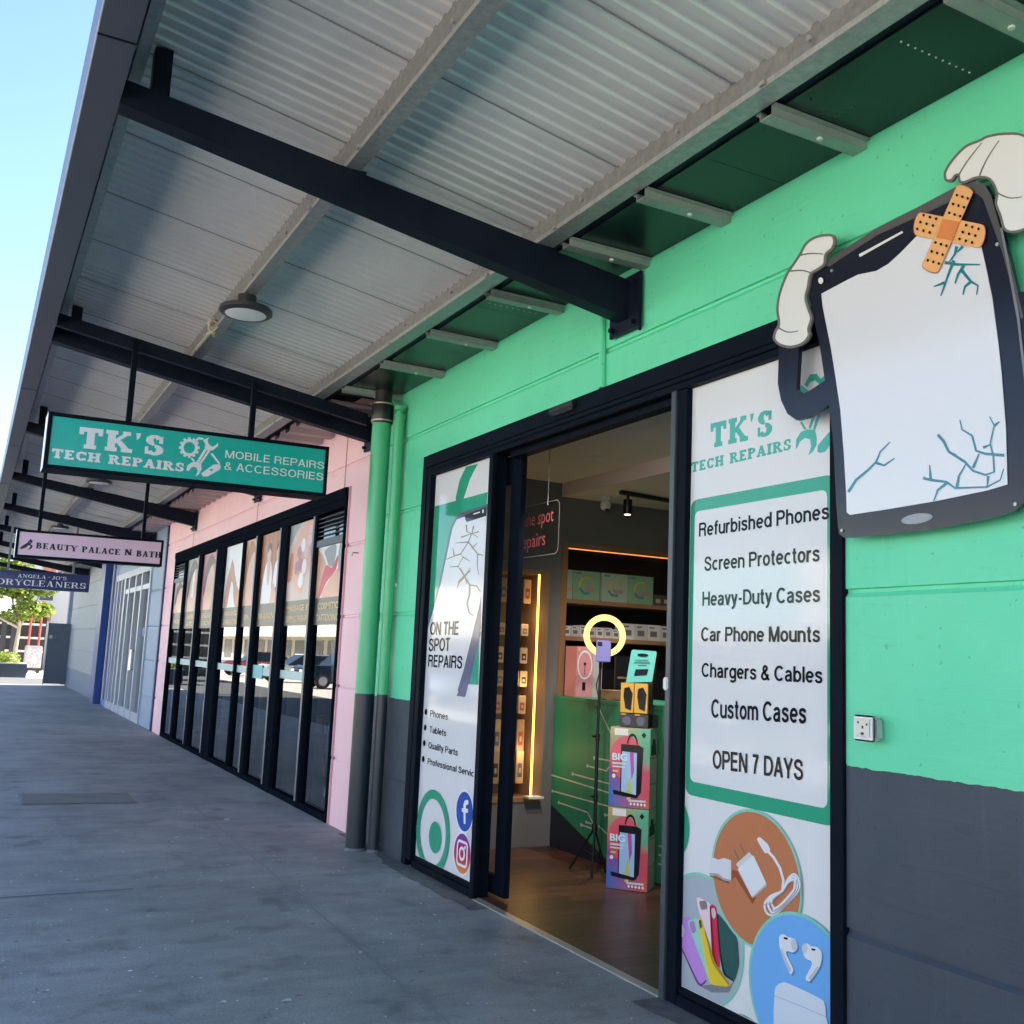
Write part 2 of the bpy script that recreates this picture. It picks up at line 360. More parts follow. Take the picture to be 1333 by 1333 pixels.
def ell(c, ry, rz, n=48, a0=0, a1=360): return [(c[0]+ry*math.cos(R(a0+(a1-a0)*k/n)), c[1]+rz*math.sin(R(a0+(a1-a0)*k/n))) for k in range(n)]
def ringpolys(c, r0, r1, n=48, a0=0, a1=360):
    P = []
    for k in range(n):
        a, b = R(a0+(a1-a0)*k/n), R(a0+(a1-a0)*(k+1)/n)
        P.append([(c[0]+r1*math.cos(a), c[1]+r1*math.sin(a)), (c[0]+r1*math.cos(b), c[1]+r1*math.sin(b)), (c[0]+r0*math.cos(b), c[1]+r0*math.sin(b)), (c[0]+r0*math.cos(a), c[1]+r0*math.sin(a))])
    return P
def circ3(a, b, c):
    ax, ay = a; bx, by = b; cx, cy = c
    d = 2*(ax*(by-cy)+bx*(cy-ay)+cx*(ay-by))
    ux = ((ax*ax+ay*ay)*(by-cy)+(bx*bx+by*by)*(cy-ay)+(cx*cx+cy*cy)*(ay-by))/d
    uy = ((ax*ax+ay*ay)*(cx-bx)+(bx*bx+by*by)*(ax-cx)+(cx*cx+cy*cy)*(bx-ax))/d
    return (ux, uy), math.hypot(ax-ux, ay-uy)
def line_poly(pts, w0, w1=None):
    w1 = w0 if w1 is None else w1; P = []; n = len(pts)-1
    L = []
    for k, p in enumerate(pts):
        a = pts[max(k-1, 0)]; b = pts[min(k+1, n)]; d = math.hypot(b[0]-a[0], b[1]-a[1]) or 1
        w = (w0+(w1-w0)*k/max(n, 1))/2; nx, ny = -(b[1]-a[1])/d*w, (b[0]-a[0])/d*w
        L.append(((p[0]+nx, p[1]+ny), (p[0]-nx, p[1]-ny)))
    return [[L[k][0], L[k+1][0], L[k+1][1], L[k][1]] for k in range(n)]
def rrect(y0, y1, z0, z1, r, n=6):
    P = []
    for cy, cz, a in ((y1-r, z1-r, 0), (y0+r, z1-r, 90), (y0+r, z0+r, 180), (y1-r, z0+r, 270)):
        for k in range(n+1): P.append((cy+r*math.cos(R(a+90*k/n)), cz+r*math.sin(R(a+90*k/n))))
    return P

def weathered(name, c, rough, scuff=.80, drip=.88, fade=.10, bump=.28):
    m = bpy.data.materials.new(name); m.use_nodes = True; n = m.node_tree.nodes; l = m.node_tree.links; b = n['Principled BSDF']
    tc = n.new('ShaderNodeTexCoord')
    def noise(sc, st, det=6, ro=.6):
        mp = n.new('ShaderNodeMapping'); mp.inputs['Scale'].default_value = st; l.new(tc.outputs['Object'], mp.inputs[0])
        t = n.new('ShaderNodeTexNoise'); t.inputs['Scale'].default_value = sc; t.inputs['Detail'].default_value = det; t.inputs['Roughness'].default_value = ro
        l.new(mp.outputs[0], t.inputs['Vector']); return t.outputs['Fac']
    def mr(x, a, bb, c_, d):
        r = n.new('ShaderNodeMapRange'); r.inputs[1].default_value = a; r.inputs[2].default_value = bb; r.inputs[3].default_value = c_; r.inputs[4].default_value = d; l.new(x, r.inputs[0]); return r.outputs[0]
    def mul(a, bb):
        q = n.new('ShaderNodeMath'); q.operation = 'MULTIPLY'; l.new(a, q.inputs[0]); l.new(bb, q.inputs[1]); return q.outputs[0]
    f = mul(mr(noise(.9, (1, 1, 1)), .3, .7, 1-fade, 1+fade), mr(noise(5, (1, .7, 3.5), 5, .7), .60, .70, 1, scuff))
    f = mul(f, mr(noise(3.2, (1, 3.2, .22), 5, .6), .60, .74, 1, drip)); f = mul(f, mr(noise(34, (1, 1, 1), 2, .4), .70, .75, 1, .72))
    vm = n.new('ShaderNodeVectorMath'); vm.operation = 'SCALE'; vm.inputs[0].default_value = c; l.new(f, vm.inputs['Scale']); l.new(vm.outputs[0], b.inputs['Base Color'])
    l.new(mr(noise(2.5, (1, 1, 1)), .3, .7, rough-.08, rough+.18), b.inputs['Roughness']); b.inputs['Specular IOR Level'].default_value = .4
    bp = n.new('ShaderNodeBump'); bp.inputs['Strength'].default_value = bump; bp.inputs['Distance'].default_value = .004
    a = n.new('ShaderNodeMath'); a.operation = 'ADD'; l.new(noise(22, (1, .8, 1.4), 8, .7), a.inputs[0]); l.new(mr(noise(3, (1, .25, 5), 4, .6), .55, .64, 0, .28), a.inputs[1])
    l.new(a.outputs[0], bp.inputs['Height']); l.new(bp.outputs[0], b.inputs['Normal']); MATS[name] = m; return m

# ------------------------------------------------------------------ palette
GREEN = weathered('green_wall_paint', (.125, .66, .39), .46, .89, .90, .06)
GREENP = mat('green_pipe_paint', (.07, .47, .22), .3, var=.05)
DADO = weathered('charcoal_wall_paint', (.044, .058, .082), .5, .74, 1.35, .14)
DADOP = mat('charcoal_pipe_paint', (.026, .033, .045), .35, var=.08)
PINK = weathered('pink_wall_paint', (.88, .57, .62), .5, .93, .95, .05)
PINKD = mat('pink_joint_sealant', (.55, .22, .28), .6)
BLUEGREY = mat('blue_grey_wall_paint', (.24, .33, .47), .5, var=.06, bump=.25, bscale=45)
NAVYP = mat('navy_wall_paint', (.02, .035, .13), .45, var=.05)
BLUEP = mat('deep_blue_paint', (.018, .06, .23), .4, var=.08)
SKYBLUE = mat('mid_blue_paint', (.10, .22, .55), .45, var=.06)
GREYWALL = mat('pale_grey_wall_paint', (.25, .285, .32), .55, var=.06, vscale=1.2, bump=.25, bscale=45)
GREYLOW = mat('slate_wall_paint', (.12, .16, .24), .55, var=.08, vscale=1.2, bump=.25, bscale=45)
BLACKAL = mat('black_aluminium', (.006, .009, .016), .45, spec=.03, var=.15, vscale=3)
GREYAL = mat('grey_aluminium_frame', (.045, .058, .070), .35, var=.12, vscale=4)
WHITEAL = mat('white_aluminium_frame', (.42, .46, .54), .35, var=.04)
STEELBLK = mat('navy_black_steel_paint', (.0085, .012, .024), .40, spec=.12, var=.2, vscale=5, bump=.08, bscale=30)
FASCIA = mat('fascia_steel_paint', (.085, .09, .125), .38, var=.15, vscale=3, stretch=(1, .2, 1))
GALV = mat('galvanised_steel', (.42, .43, .43), .42, metal=.55, var=.22, vscale=28)
ZINC = mat('zincalume_sheet', (.73, .73, .725), .42, metal=.22, var=.10, vscale=1.3, stretch=(1, .35, 1))
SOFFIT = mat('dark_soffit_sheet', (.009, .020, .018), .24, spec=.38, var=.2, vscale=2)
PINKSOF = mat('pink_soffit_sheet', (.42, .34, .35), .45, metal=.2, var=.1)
WHITEPL = mat('white_plastic', (.72, .72, .70), .4)
FILM = mat('white_window_film', (.70, .705, .72), .06, spec=.2)
WHITEINK = mat('white_ink', (.82, .83, .86), .2)
BLACKINK = mat('black_ink', (.012, .013, .018), .1, spec=.12)
GREENINK = mat('green_ink', (.035, .34, .20), .06)
TEALINK = mat('teal_ink', (.06, .40, .30), .06)
SHOPGLASS = glass('shop_glass', (.80, .86, .87), .11, 1.0)
CLEARGLASS = glass('clear_glass', (.95, .97, .97), .05, .9)
BLACKPL = mat('black_plastic', (.012, .012, .014), .35)

# =================================================================== GROUND
def concrete_mat():
    m = bpy.data.materials.new('footpath_concrete'); m.use_nodes = True; n = m.node_tree.nodes; l = m.node_tree.links; b = n['Principled BSDF']
    tc = n.new('ShaderNodeTexCoord')
    def noise(sc, det=6, rough=.6, stretch=(1, 1, 1)):
        mp = n.new('ShaderNodeMapping'); mp.inputs['Scale'].default_value = stretch; l.new(tc.outputs['Object'], mp.inputs[0])
        t = n.new('ShaderNodeTexNoise'); t.inputs['Scale'].default_value = sc; t.inputs['Detail'].default_value = det; t.inputs['Roughness'].default_value = rough
        l.new(mp.outputs[0], t.inputs['Vector']); return t.outputs['Fac']
    def mrange(s, a, bb, c, d):
        r = n.new('ShaderNodeMapRange'); r.inputs[1].default_value = a; r.inputs[2].default_value = bb; r.inputs[3].default_value = c; r.inputs[4].default_value = d
        l.new(s, r.inputs[0]); return r.outputs[0]
    def mul(a, bb):
        q = n.new('ShaderNodeMath'); q.operation = 'MULTIPLY'; l.new(a, q.inputs[0]); l.new(bb, q.inputs[1]); return q.outputs[0]
    big = mrange(noise(.7, 5), .3, .7, .80, 1.16)
    streak = mrange(noise(2.2, 8, .7, (1, 2.5, 1)), .3, .75, 1.16, .74)
    stain = mul(mrange(noise(3.1, 4, .6), .56, .70, 1, .66), mrange(noise(1.3, 6, .7), .56, .62, 1, .84))
    spots = mul(mrange(noise(13, 3, .5, (1, 1.1, 1)), .69, .74, 1, .5), mrange(noise(27, 2, .5), .70, .73, 1, .55))
    grit = mul(mrange(noise(210, 2, .5), .3, .7, .66, 1.34), mrange(noise(70, 3, .6), .3, .7, .86, 1.14))
    chips = mrange(noise(33, 1, .3), .765, .785, 1, 3.0)
    fac = mul(mul(mul(big, streak), mul(stain, spots)), mul(grit, chips))
    mx = n.new('ShaderNodeVectorMath'); mx.operation = 'SCALE'; mx.inputs[0].default_value = (.292, .298, .310); l.new(fac, mx.inputs['Scale'])
    l.new(mx.outputs[0], b.inputs['Base Color'])
    l.new(mrange(noise(1.6, 6), .3, .7, .50, .72), b.inputs['Roughness']); b.inputs['Specular IOR Level'].default_value = .35
    bp = n.new('ShaderNodeBump'); bp.inputs['Strength'].default_value = .45; bp.inputs['Distance'].default_value = .004
    l.new(noise(90, 6, .65, (.6, 1.6, 1)), bp.inputs['Height']); l.new(bp.outputs[0], b.inputs['Normal'])
    return m
PATHM = concrete_mat()
ASPH = mat('asphalt', (.070, .070, .070), .8, var=.2, vscale=1.5, bump=.5, bscale=120)
LOT = mat('sunlit_car_park_concrete', (.58, .53, .45), .75, var=.12, vscale=.8, bump=.3, bscale=60)
JOINT = mat('joint_line', (.05, .05, .055), .8); JOINTL = mat('pale_joint_line', (.24, .25, .27), .7)
PATCHM = mat('repaired_concrete', (.185, .187, .18), .7, var=.2, vscale=4, bump=.4, bscale=90)
g = MB(); g.face([(-400, -400, -.16), (400, -400, -.16), (400, 700, -.16), (-400, 700, -.16)]); tag(g.build('car_park', LOT), kind='structure')
tag(box(-3.45, 16, -12, 36.6, -.6, 0).build('footpath', PATHM, org=(0, 0, 0)), kind='structure')
tag(box(-3.60, -3.452, -12, 36.6, -.6, -.004).build('kerb', mat('kerb_concrete', (.34, .34, .33), .7, var=.1, vscale=5, bump=.3)), kind='structure')
tag(box(-8.4, -3.604, -60, 140, -.3, -.156).build('added_dark_lane', ASPH), kind='structure')  # unseen dark strip added to darken low reflections and the awning underside
tag(box(-3.59, 30, 36.604, 43.3, -.5, -.03).build('side_road', ASPH), kind='structure')
j = MB()
for (a, b, w) in (((-.78, 36), (-.78, 16.2), .012), ((-.78, 16.2), (-1.04, 4.5), .012), ((-1.04, 4.5), (-1.05, -3), .012)):
    q = np.array(b)-np.array(a); q = q/np.hypot(*q)*w; nx = np.array([-q[1], q[0]])/2
    j.face([(a[0]+nx[0], a[1]+nx[1], .004), (a[0]-nx[0], a[1]-nx[1], .004), (b[0]-nx[0], b[1]-nx[1], .004), (b[0]+nx[0], b[1]+nx[1], .004)])
tag(j.build('footpath_long_joint', JOINTL), kind='structure')
j = MB()
for y in (6.75, 9.6, 13.2, 17.5, 22, 27, 32):
    j.face([(-3.44, y, .004), (-1.9, y+.05, .004), (-1.9, y+.06, .004), (-3.44, y+.014, .004)])
tag(j.build('footpath_cross_joints', JOINT), kind='structure')
tag(MB().face([(-2.36, 10.45, .004), (-1.38, 10.35, .004), (-1.38, 11.05, .004), (-2.36, 11.12, .004)]).build('footpath_patch', PATCHM), kind='structure')
j = MB()
for y in (10.43, 11.11): j.face([(-2.36, y, .008), (-2.30, y, .008), (-2.30, y+.02, .008), (-2.36, y+.02, .008)])
j.face([(-2.37, 10.45, .008), (-2.345, 10.45, .008), (-2.345, 11.12, .008), (-2.37, 11.12, .008)])
tag(j.build('footpath_patch_edge', JOINTL), kind='structure')
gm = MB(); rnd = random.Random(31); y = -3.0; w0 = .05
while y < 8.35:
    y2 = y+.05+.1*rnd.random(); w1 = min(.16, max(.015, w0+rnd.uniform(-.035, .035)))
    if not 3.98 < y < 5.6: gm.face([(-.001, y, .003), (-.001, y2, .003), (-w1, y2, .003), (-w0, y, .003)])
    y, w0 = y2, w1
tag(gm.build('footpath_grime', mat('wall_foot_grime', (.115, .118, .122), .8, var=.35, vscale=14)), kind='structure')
lt = MB(); rnd = random.Random(9)
for px, py, w in ((592, 1133, .03), (296, 1067, .05), (373, 1303, .028), (345, 1275, .016), (260, 1274, .014), (140, 1185, .02), (192, 1193, .014), (290, 1305, .02), (410, 1118, .02), (100, 1145, .02), (60, 1290, .016), (470, 1240, .02), (230, 1090, .025)):
    c = zp(px, py); a = rnd.uniform(0, 3.1)
    lt.poly([(c[0]+w*math.cos(a+t_)*(.4+.6*abs(math.cos(t_))), c[1]+w*math.sin(a+t_)*(.4+.6*abs(math.cos(t_))), .003+.003*math.sin(t_*2)) for t_ in np.linspace(0, 6.28, 7)[:-1]])
tag(lt.build('litter', mat('paper_scrap', (.5, .5, .48), .8)), 'small pale scraps of litter scattered over the footpath', 'litter', kind='stuff')

# =================================================================== BUILDINGS
ZTOP = 6.2  # height shaped so the unseen upper blocks shade the ground in front
def wall_profile(mb, y0, y1, z0, z1, grooves, x=0.0, th=.15, gw=.034, gd=.014):
    zs = [z0]
    prof = [(x, z0)]
    for gz in sorted(grooves):
        if z0 < gz-gw and gz+gw < z1:
            prof += [(x, gz-gw/2), (x+gd, gz-gw/2+.018), (x+gd, gz+gw/2-.003), (x, gz+gw/2)]
    prof += [(x, z1), (x+th, z1), (x+th, z0)]
    i = len(mb.v); n = len(prof)
    for y in (y0, y1): mb.v += [(p[0], y, p[1]) for p in prof]
    for k in range(n): mb.f.append((i+k, i+n+k, i+n+(k+1) % n, i+(k+1) % n))
    for e, rev in ((0, False), (n, True)):
        pts = [Vector((p[0], 0, p[1])) for p in prof]
        for t in tessellate_polygon([pts]): mb.f.append(tuple(i+e+q for q in (t if not rev else reversed(t))))
    return mb
# ---- green shop
GS = thing('green_shop_building', 'green painted phone repair shop with charcoal base band and black framed glazing', 'shop', (0, 4, 0))
GR = [.563, 1.192, 1.805, 2.62, 3.207]
m = MB()
wall_profile(m, -8, 2.86, 1.165, 3.64, GR); wall_profile(m, 2.86, 7.12, 3.0, 3.64, GR); wall_profile(m, 7.12, 8.02, 1.165, 3.64, GR)
m.build('wall', GREEN, GS)
m = MB(); wall_profile(m, -8, 2.86, 0, 1.165, [.563]); wall_profile(m, 7.12, 8.02, 0, 1.165, [.563]); m.build('base_band', DADO, GS)
rnd = random.Random(21)
for a, b in ((-3.0, 2.855), (7.125, 8.015)):
    pe = MB(); y = a; z0 = 1.16
    while y < b-.001:
        y2 = min(b, y+.012+.02*rnd.random()); z1 = 1.1615-.006*rnd.random()-(.010 if rnd.random() < .05 else 0)
        pe.face([(-.0012, y, z0), (-.0012, y2, z1), (-.0012, y2, 1.172), (-.0012, y, 1.172)]); y, z0 = y2, z1
    pe.build('paint_edge', GREEN, GS)
MB().tube([(-.012, 4.62, 3.0), (-.012, 4.64, 3.44)], .022, 10).build('joint_cover', GREEN, GS)
def timber_mat():
    m = bpy.data.materials.new('timber_floor'); m.use_nodes = True; n = m.node_tree.nodes; l = m.node_tree.links; b = n['Principled BSDF']
    tc = n.new('ShaderNodeTexCoord'); mp = n.new('ShaderNodeMapping'); l.new(tc.outputs['Object'], mp.inputs[0]); mp.inputs['Rotation'].default_value = (0, 0, R(0))
    br = n.new('ShaderNodeTexBrick'); br.inputs['Scale'].default_value = 1; br.inputs['Brick Width'].default_value = 1.2; br.inputs['Row Height'].default_value = .14
    br.inputs['Mortar Size'].default_value = .005; br.inputs['Color1'].default_value = (.055, .022, .014, 1); br.inputs['Color2'].default_value = (.105, .043, .026, 1); br.inputs['Mortar'].default_value = (.03, .015, .01, 1)
    l.new(mp.outputs[0], br.inputs['Vector'])
    ns = n.new('ShaderNodeTexNoise'); ns.inputs['Scale'].default_value = 4; ns.inputs['Detail'].default_value = 8
    m2 = n.new('ShaderNodeMapping'); m2.inputs['Scale'].default_value = (1, 14, 1); l.new(tc.outputs['Object'], m2.inputs[0]); l.new(m2.outputs[0], ns.inputs['Vector'])
    mr = n.new('ShaderNodeMapRange'); mr.inputs[1].default_value = .3; mr.inputs[2].default_value = .7; mr.inputs[3].default_value = .45; mr.inputs[4].default_value = 1.5; l.new(ns.outputs['Fac'], mr.inputs[0])
    mx = n.new('ShaderNodeVectorMath'); mx.operation = 'SCALE'; l.new(br.outputs['Color'], mx.inputs[0]); l.new(mr.outputs[0], mx.inputs['Scale']); l.new(mx.outputs[0], b.inputs['Base Color'])
    b.inputs['Roughness'].default_value = .38
    return m
box(.05, 6.0, .4, 7.6, -.02, .006).build('floor', timber_mat(), GS)
GREYINT = mat('dark_grey_interior_paint', (.17, .165, .17), .6, var=.08, vscale=2)
CEIL = mat('interior_ceiling_paint', (.74, .63, .58), .8)
m = MB(); m.box(.152, 1.40, .4, 7.414, 3.004, 3.1); m.box(1.40, 6.0, .4, 7.414, 2.89, 3.1); m.build('ceiling', CEIL, GS)
NX0, NX1 = .55, 1.30          # lit niche in the far side wall
m = MB(); m.box(.152, NX0, 7.414, 7.55, 0, 3.1); m.box(NX0, NX1, 7.414, 7.55, 0, .36); m.box(NX0, NX1, 7.414, 7.55, 2.24, 3.1)
m.box(NX1, 1.42, 7.414, 7.55, 0, 3.1); m.box(1.42, 6.0, 7.414, 7.55, 2.50, 3.1); m.box(1.42, 6, 7.414, 7.55, 0, .9)
m.box(5.9, 6.0, .4, 7.414, 0, 2.89); m.box(.152, 6.0, .3, .4, 0, 3.1)
m.box(.20, .30, 7.13, 7.414, 0, 3.0)
m.build('interior_wall', GREYINT, GS)
OAK = mat('oak_joinery', (.30, .165, .085), .5, var=.15, vscale=3, stretch=(1, 1, .15)); DARKB = mat('dark_slat_board', (.045, .03, .025), .6, var=.1)
nm = MB()
nm.box(NX0, NX0+.03, 7.40, 7.72, .36, 2.24); nm.box(NX1-.09, NX1, 7.395, 7.72, .36, 2.24); nm.box(NX0+.03, NX1-.09, 7.40, 7.72, 2.205, 2.24); nm.box(NX0+.03, NX1-.09, 7.40, 7.72, .36, .395)
nm.build('display_niche', OAK, GS)
box(NX0+.03, NX1-.09, 7.69, 7.715, .395, 2.205).build('slat_board', DARKB, GS)
nm = MB(); nm.box(1.42, 1.47, 7.39, 7.85, .9, 2.50); nm.box(1.47, 5.5, 7.39, 7.85, 2.455, 2.50); nm.box(1.47, 5.5, 7.42, 7.85, 1.99, 2.025); nm.box(1.47, 5.5, 7.42, 7.85, 1.675, 1.71)
nm.build('wall_shelving', OAK, GS)
box(1.42, 5.5, 7.86, 7.9, .9, 2.50).build('shelving_back', mat('dark_back_panel', (.018, .017, .02), .5), GS)
LEDM = mat('warm_led', (1.0, .56, .07), emit=.95); LEDD = mat('amber_led', (1.0, .30, .10), emit=.22)
box(1.195, 1.208, 7.395, 7.405, .40, 2.205).build('led_strip', LEDM, GS)
ll = bpy.data.lights.new('led_glow', 'POINT'); ll.energy = .2; ll.color = (1, .66, .30); ll.shadow_soft_size = .05
for z in (.75, 1.3, 1.85):
    lo = bpy.data.objects.new('led_glow', ll); COL.objects.link(lo); lo.parent = GS; lo.location = Vector((1.12, 7.36, z))-ORIG[GS.name]
box(1.47, 5.5, 7.40, 7.412, 2.448, 2.455).build('shelf_led', LEDD, GS)
box(1.13, 1.27, 7.30, 7.394, .396, .412).build('led_base', WHITEPL, GS)
m = MB(); m.box(.15, 16, -8, 7.95, 3.64, ZTOP); m.box(0, .15, -8, 8.02, 3.642, ZTOP); m.box(15.8, 16, -8, 8.02, 0, 3.64); m.box(6.1, 15.8, .2, 8.0, 0, 3.6)
m.box(.16, 16, -8, -7.9, 0, 3.64); m.box(.152, 6.1, 7.95, 8.02, 0, 3.62); m.build('unseen_upper_block', GREEN, GS)

# door opening frame and glazing of the green shop
m = MB()
m.box(-.015, .12, 2.86, 2.93, 0, 3.0)               # right jamb
m.box(-.015, .12, 7.035, 7.12, 0, 3.0)              # left jamb
m.box(-.02, .12, 2.93, 7.035, 2.905, 2.999)         # head
m.box(-.012, .12, 2.93, 7.035, 2.84, 2.905)
m.box(-.012, .10, 6.96, 7.035, .045, 2.84)
m.build('shopfront_frame', BLACKAL, GS, bevel=.003)
FG = [('window_panel', 5.985, 6.955), ('window_panel', 2.905, 3.865)]
box(-.012, .11, 3.945, 3.985, 0, 2.84).build('door_post', GREYAL, GS, bevel=.003); box(.0, .11, 3.87, 3.9445, 0, 2.84).build('door_post', BLACKAL, GS, bevel=.003)  # grey strip paints the bluish light on the post; the rest is black
m = MB(); m.box(-.012, .02, 5.925, 5.985, 0, 2.84); m.box(.02, .11, 5.955, 5.985, 0, 2.84); m.build('door_jamb', BLACKAL, GS, bevel=.003)
m = MB(); m.box(.05, .12, 3.985, 5.80, 2.80, 2.84); m.box(-.012, -.002, 2.93, 7.03, 2.872, 2.878); m.build('door_track', BLACKAL, GS)
m = MB(); m.box(-.05, -.02, 4.87, 5.15, 2.945, 2.985); m.box(-.046, -.02, 4.88, 5.13, 2.93, 2.945); m.build('door_sensor', BLACKPL, GS, bevel=.006)
d = MB(); d.box(.13, .17, 5.785, 5.921, .03, 2.84); d.box(.13, .17, 6.75, 6.87, .03, 2.84); d.box(.13, .17, 5.921, 6.75, 2.66, 2.84); d.box(.13, .17, 5.921, 6.75, .03, .14)
door = d.build('sliding_door', BLACKAL, GS, bevel=.003)
MB().face([(.15, 5.921, .14), (.15, 6.75, .14), (.15, 6.75, 2.66), (.15, 5.921, 2.66)]).build('pane', CLEARGLASS, door)
for a, b in ((2.93, 3.87), (5.985, 6.96)):
    m = MB(); m.box(.0, .1, a, b, 0, .05); m.box(.015, .029, a, b, .0502, .08); m.build('sill', BLACKAL, GS, bevel=.003)
box(-.012, .04, 3.99, 5.95, .002, .010).build('threshold', mat('threshold_aluminium', (.5, .5, .48), .4, metal=.6), GS)
box(-.02, .10, 3.96, 3.995, 1.385, 1.445).build('exit_button', WHITEPL, GS, bevel=.006)
# ---- pink shop
PS = thing('pink_shop_building', 'pink painted beauty salon with dark framed floor to ceiling windows', 'shop', (0, 13, 0))
PG = [.563, 1.192, 1.805, 2.45, 3.207]
m = MB(); wall_profile(m, 8.02, 8.90, 0, 3.64, PG); wall_profile(m, 8.90, 17.66, 3.0, 3.64, PG); wall_profile(m, 17.66, 18.62, 0, 3.64, PG)
m.build('wall', PINK, PS)
box(-.004, .001, 8.83, 8.875, 0, 3.0).build('wall_joint', PINKD, PS)
for y in (12.30, 16.3, 9.02): box(-.004, .001, y, y+.022, 3.0, 3.6).build('wall_joint', PINKD, PS)
m = MB(); m.box(.15, 16, 8.03, 18.62, 3.64, ZTOP); m.box(0, .15, 8.03, 18.62, 3.642, ZTOP); m.box(15.8, 16, 8.03, 18.62, 0, 3.64); m.build('unseen_upper_block', PINK, PS)
DIMROOM = mat('salon_wall_paint', (.16, .16, .165), .7)
m = MB(); m.box(.152, 4.5, 8.2, 8.3, 0, 3.0); m.box(.152, 4.5, 18.3, 18.4, 0, 3.0); m.box(4.4, 4.5, 8.3, 18.3, 0, 3); m.box(.152, 4.5, 8.2, 18.4, 3.0, 3.1); m.build('interior_wall', DIMROOM, PS)
box(.05, 4.5, 8.3, 18.3, -.01, .006).build('floor', mat('salon_floor_tile', (.10, .10, .11), .3), PS)
# ---- blue dry cleaner and grey end wall
BS = thing('blue_shop_building', 'blue grey dry cleaner with white framed glass front beyond the pink salon', 'shop', (0, 23, 0))
m = MB(); wall_profile(m, 18.625, 20.1, 0, 3.64, PG); wall_profile(m, 20.1, 25.25, 3.0, 3.64, PG); m.build('wall', BLUEGREY, BS)
m = MB(); wall_profile(m, 25.25, 26.25, 0, 3.64, PG); m.build('end_pier', SKYBLUE, BS)
box(-.03, .06, 18.58, 18.68, 0, 3.6).build('corner_strip', NAVYP, BS)
m = MB(); m.box(.15, 16, 18.62, 26.3, 3.64, ZTOP); m.box(0, .15, 18.62, 26.3, 3.642, ZTOP); m.box(15.8, 16, 18.62, 26.3, 0, 3.64); m.build('unseen_upper_block', BLUEGREY, BS)
m = MB(); m.box(.152, 5, 18.7, 18.8, 0, 3.0); m.box(.152, 5, 26.2, 26.3, 0, 3.0); m.box(4.9, 5, 18.8, 26.2, 0, 3); m.box(.152, 5, 18.7, 26.3, 3.0, 3.1); m.build('interior_wall', mat('cleaner_interior', (.30, .30, .31), .7), BS)
box(.05, 5, 18.8, 26.2, -.01, .006).build('floor', mat('cleaner_floor', (.2, .2, .2), .4), BS)
fr = MB()
for a, b in ((20.1, 20.22), (21.12, 21.28), (21.95, 22.1), (22.9, 23.05), (23.55, 23.75), (24.15, 24.25), (24.75, 24.85), (25.15, 25.25)): fr.box(-.03, .09, a, b, .0, 3.0)
fr.box(-.032, .09, 20.22, 25.15, 2.86, 2.998); fr.box(-.02, .08, 20.22, 22.9, .0, .18); fr.box(-.02, .08, 23.05, 25.15, .0, .16); fr.box(-.02, .08, 20.22, 23.6, 2.52, 2.62)
fr.build('window_frame', WHITEAL, BS, bevel=.004)
MB().face([(.04, 20.2, .1), (.04, 25.2, .1), (.04, 25.2, 2.9), (.04, 20.2, 2.9)]).build('pane', SHOPGLASS, BS)
m = MB()
for y in (21.2, 21.35): m.tube([(-.10, y, .95), (-.10, y, 1.35)], .018, 8); m.tube([(-.10, y, .97), (-.03, y, .97)], .014, 8); m.tube([(-.10, y, 1.33), (-.03, y, 1.33)], .014, 8)
m.build('door_handle', mat('chrome', (.8, .8, .8), .15, metal=1), BS, smooth=True)
m = MB()
for y in (20.7, 22.2, 23.3, 24.45): m.box(.034, .037, y, y+.28, 1.62, 1.78)
m.build('glass_marking', mat('blue_sticker', (.05, .09, .35), .4), BS)
GE = thing('grey_end_building', 'pale grey block wall building at the far end of the walkway', 'building', (0, 31, 0))
m = MB(); wall_profile(m, 26.25, 36.45, .60, 3.64, [1.192, 1.805, 2.45, 3.1]); m.build('wall', GREYWALL, GE)
m = MB(); wall_profile(m, 26.25, 36.45, 0, .60, []); m.build('base_band', GREYLOW, GE)
m = MB(); m.box(.15, 16, 26.3, 36.45, 3.64, ZTOP); m.box(0, .15, 26.3, 36.45, 3.642, ZTOP); m.box(.15, 16, 36.3, 36.45, 0, 3.64); m.build('unseen_upper_block', GREYWALL, GE)
box(-.17, -.001, 26.30, 27.25, 0, 3.62).build('pilaster', BLUEP, GE, bevel=.02)

# ---- pink shop glazing
def y_at(px, z, X=0.0):
    lo, hi = 8.0, 60.0
    for _ in range(50):
        md = (lo+hi)/2; d = np.array([X, md, z])-CAM
        x = 666.5+FPX*(d@RI)/(d@FW)
        if x > px: lo = md
        else: hi = md
    return (lo+hi)/2
pane_px = [(220, 229.5), (235, 247), (255, 269.5), (284, 305), (307.5, 320.5), (330, 351), (365.5, 394), (404, 436)]
PB = [(y_at(b, 1.27, -.02), y_at(a, 1.27, .02)) for a, b in pane_px]
PB[-1] = (8.935, PB[-1][1])
sf = MB()
ys = sorted(PB); edges = [8.90]
ys2 = ys
prev = 8.90
for (a, b) in ys2:
    sf.box(-.02, .11, prev+.0005, a, .0, 2.82); prev = b
sf.box(-.02, .11, prev, 17.66, 0, 2.82)
sf.box(-.03, .11, 8.90, 17.66, 2.90, 2.998); sf.box(-.022, .11, 8.90, 17.66, 2.82, 2.90); sf.box(-.015, .10, 8.92, 17.64, 0, .06)
sf.build('window_frame', mat('matt_black_frame', (.008, .011, .017), .6, spec=0.0), PS, bevel=.003)
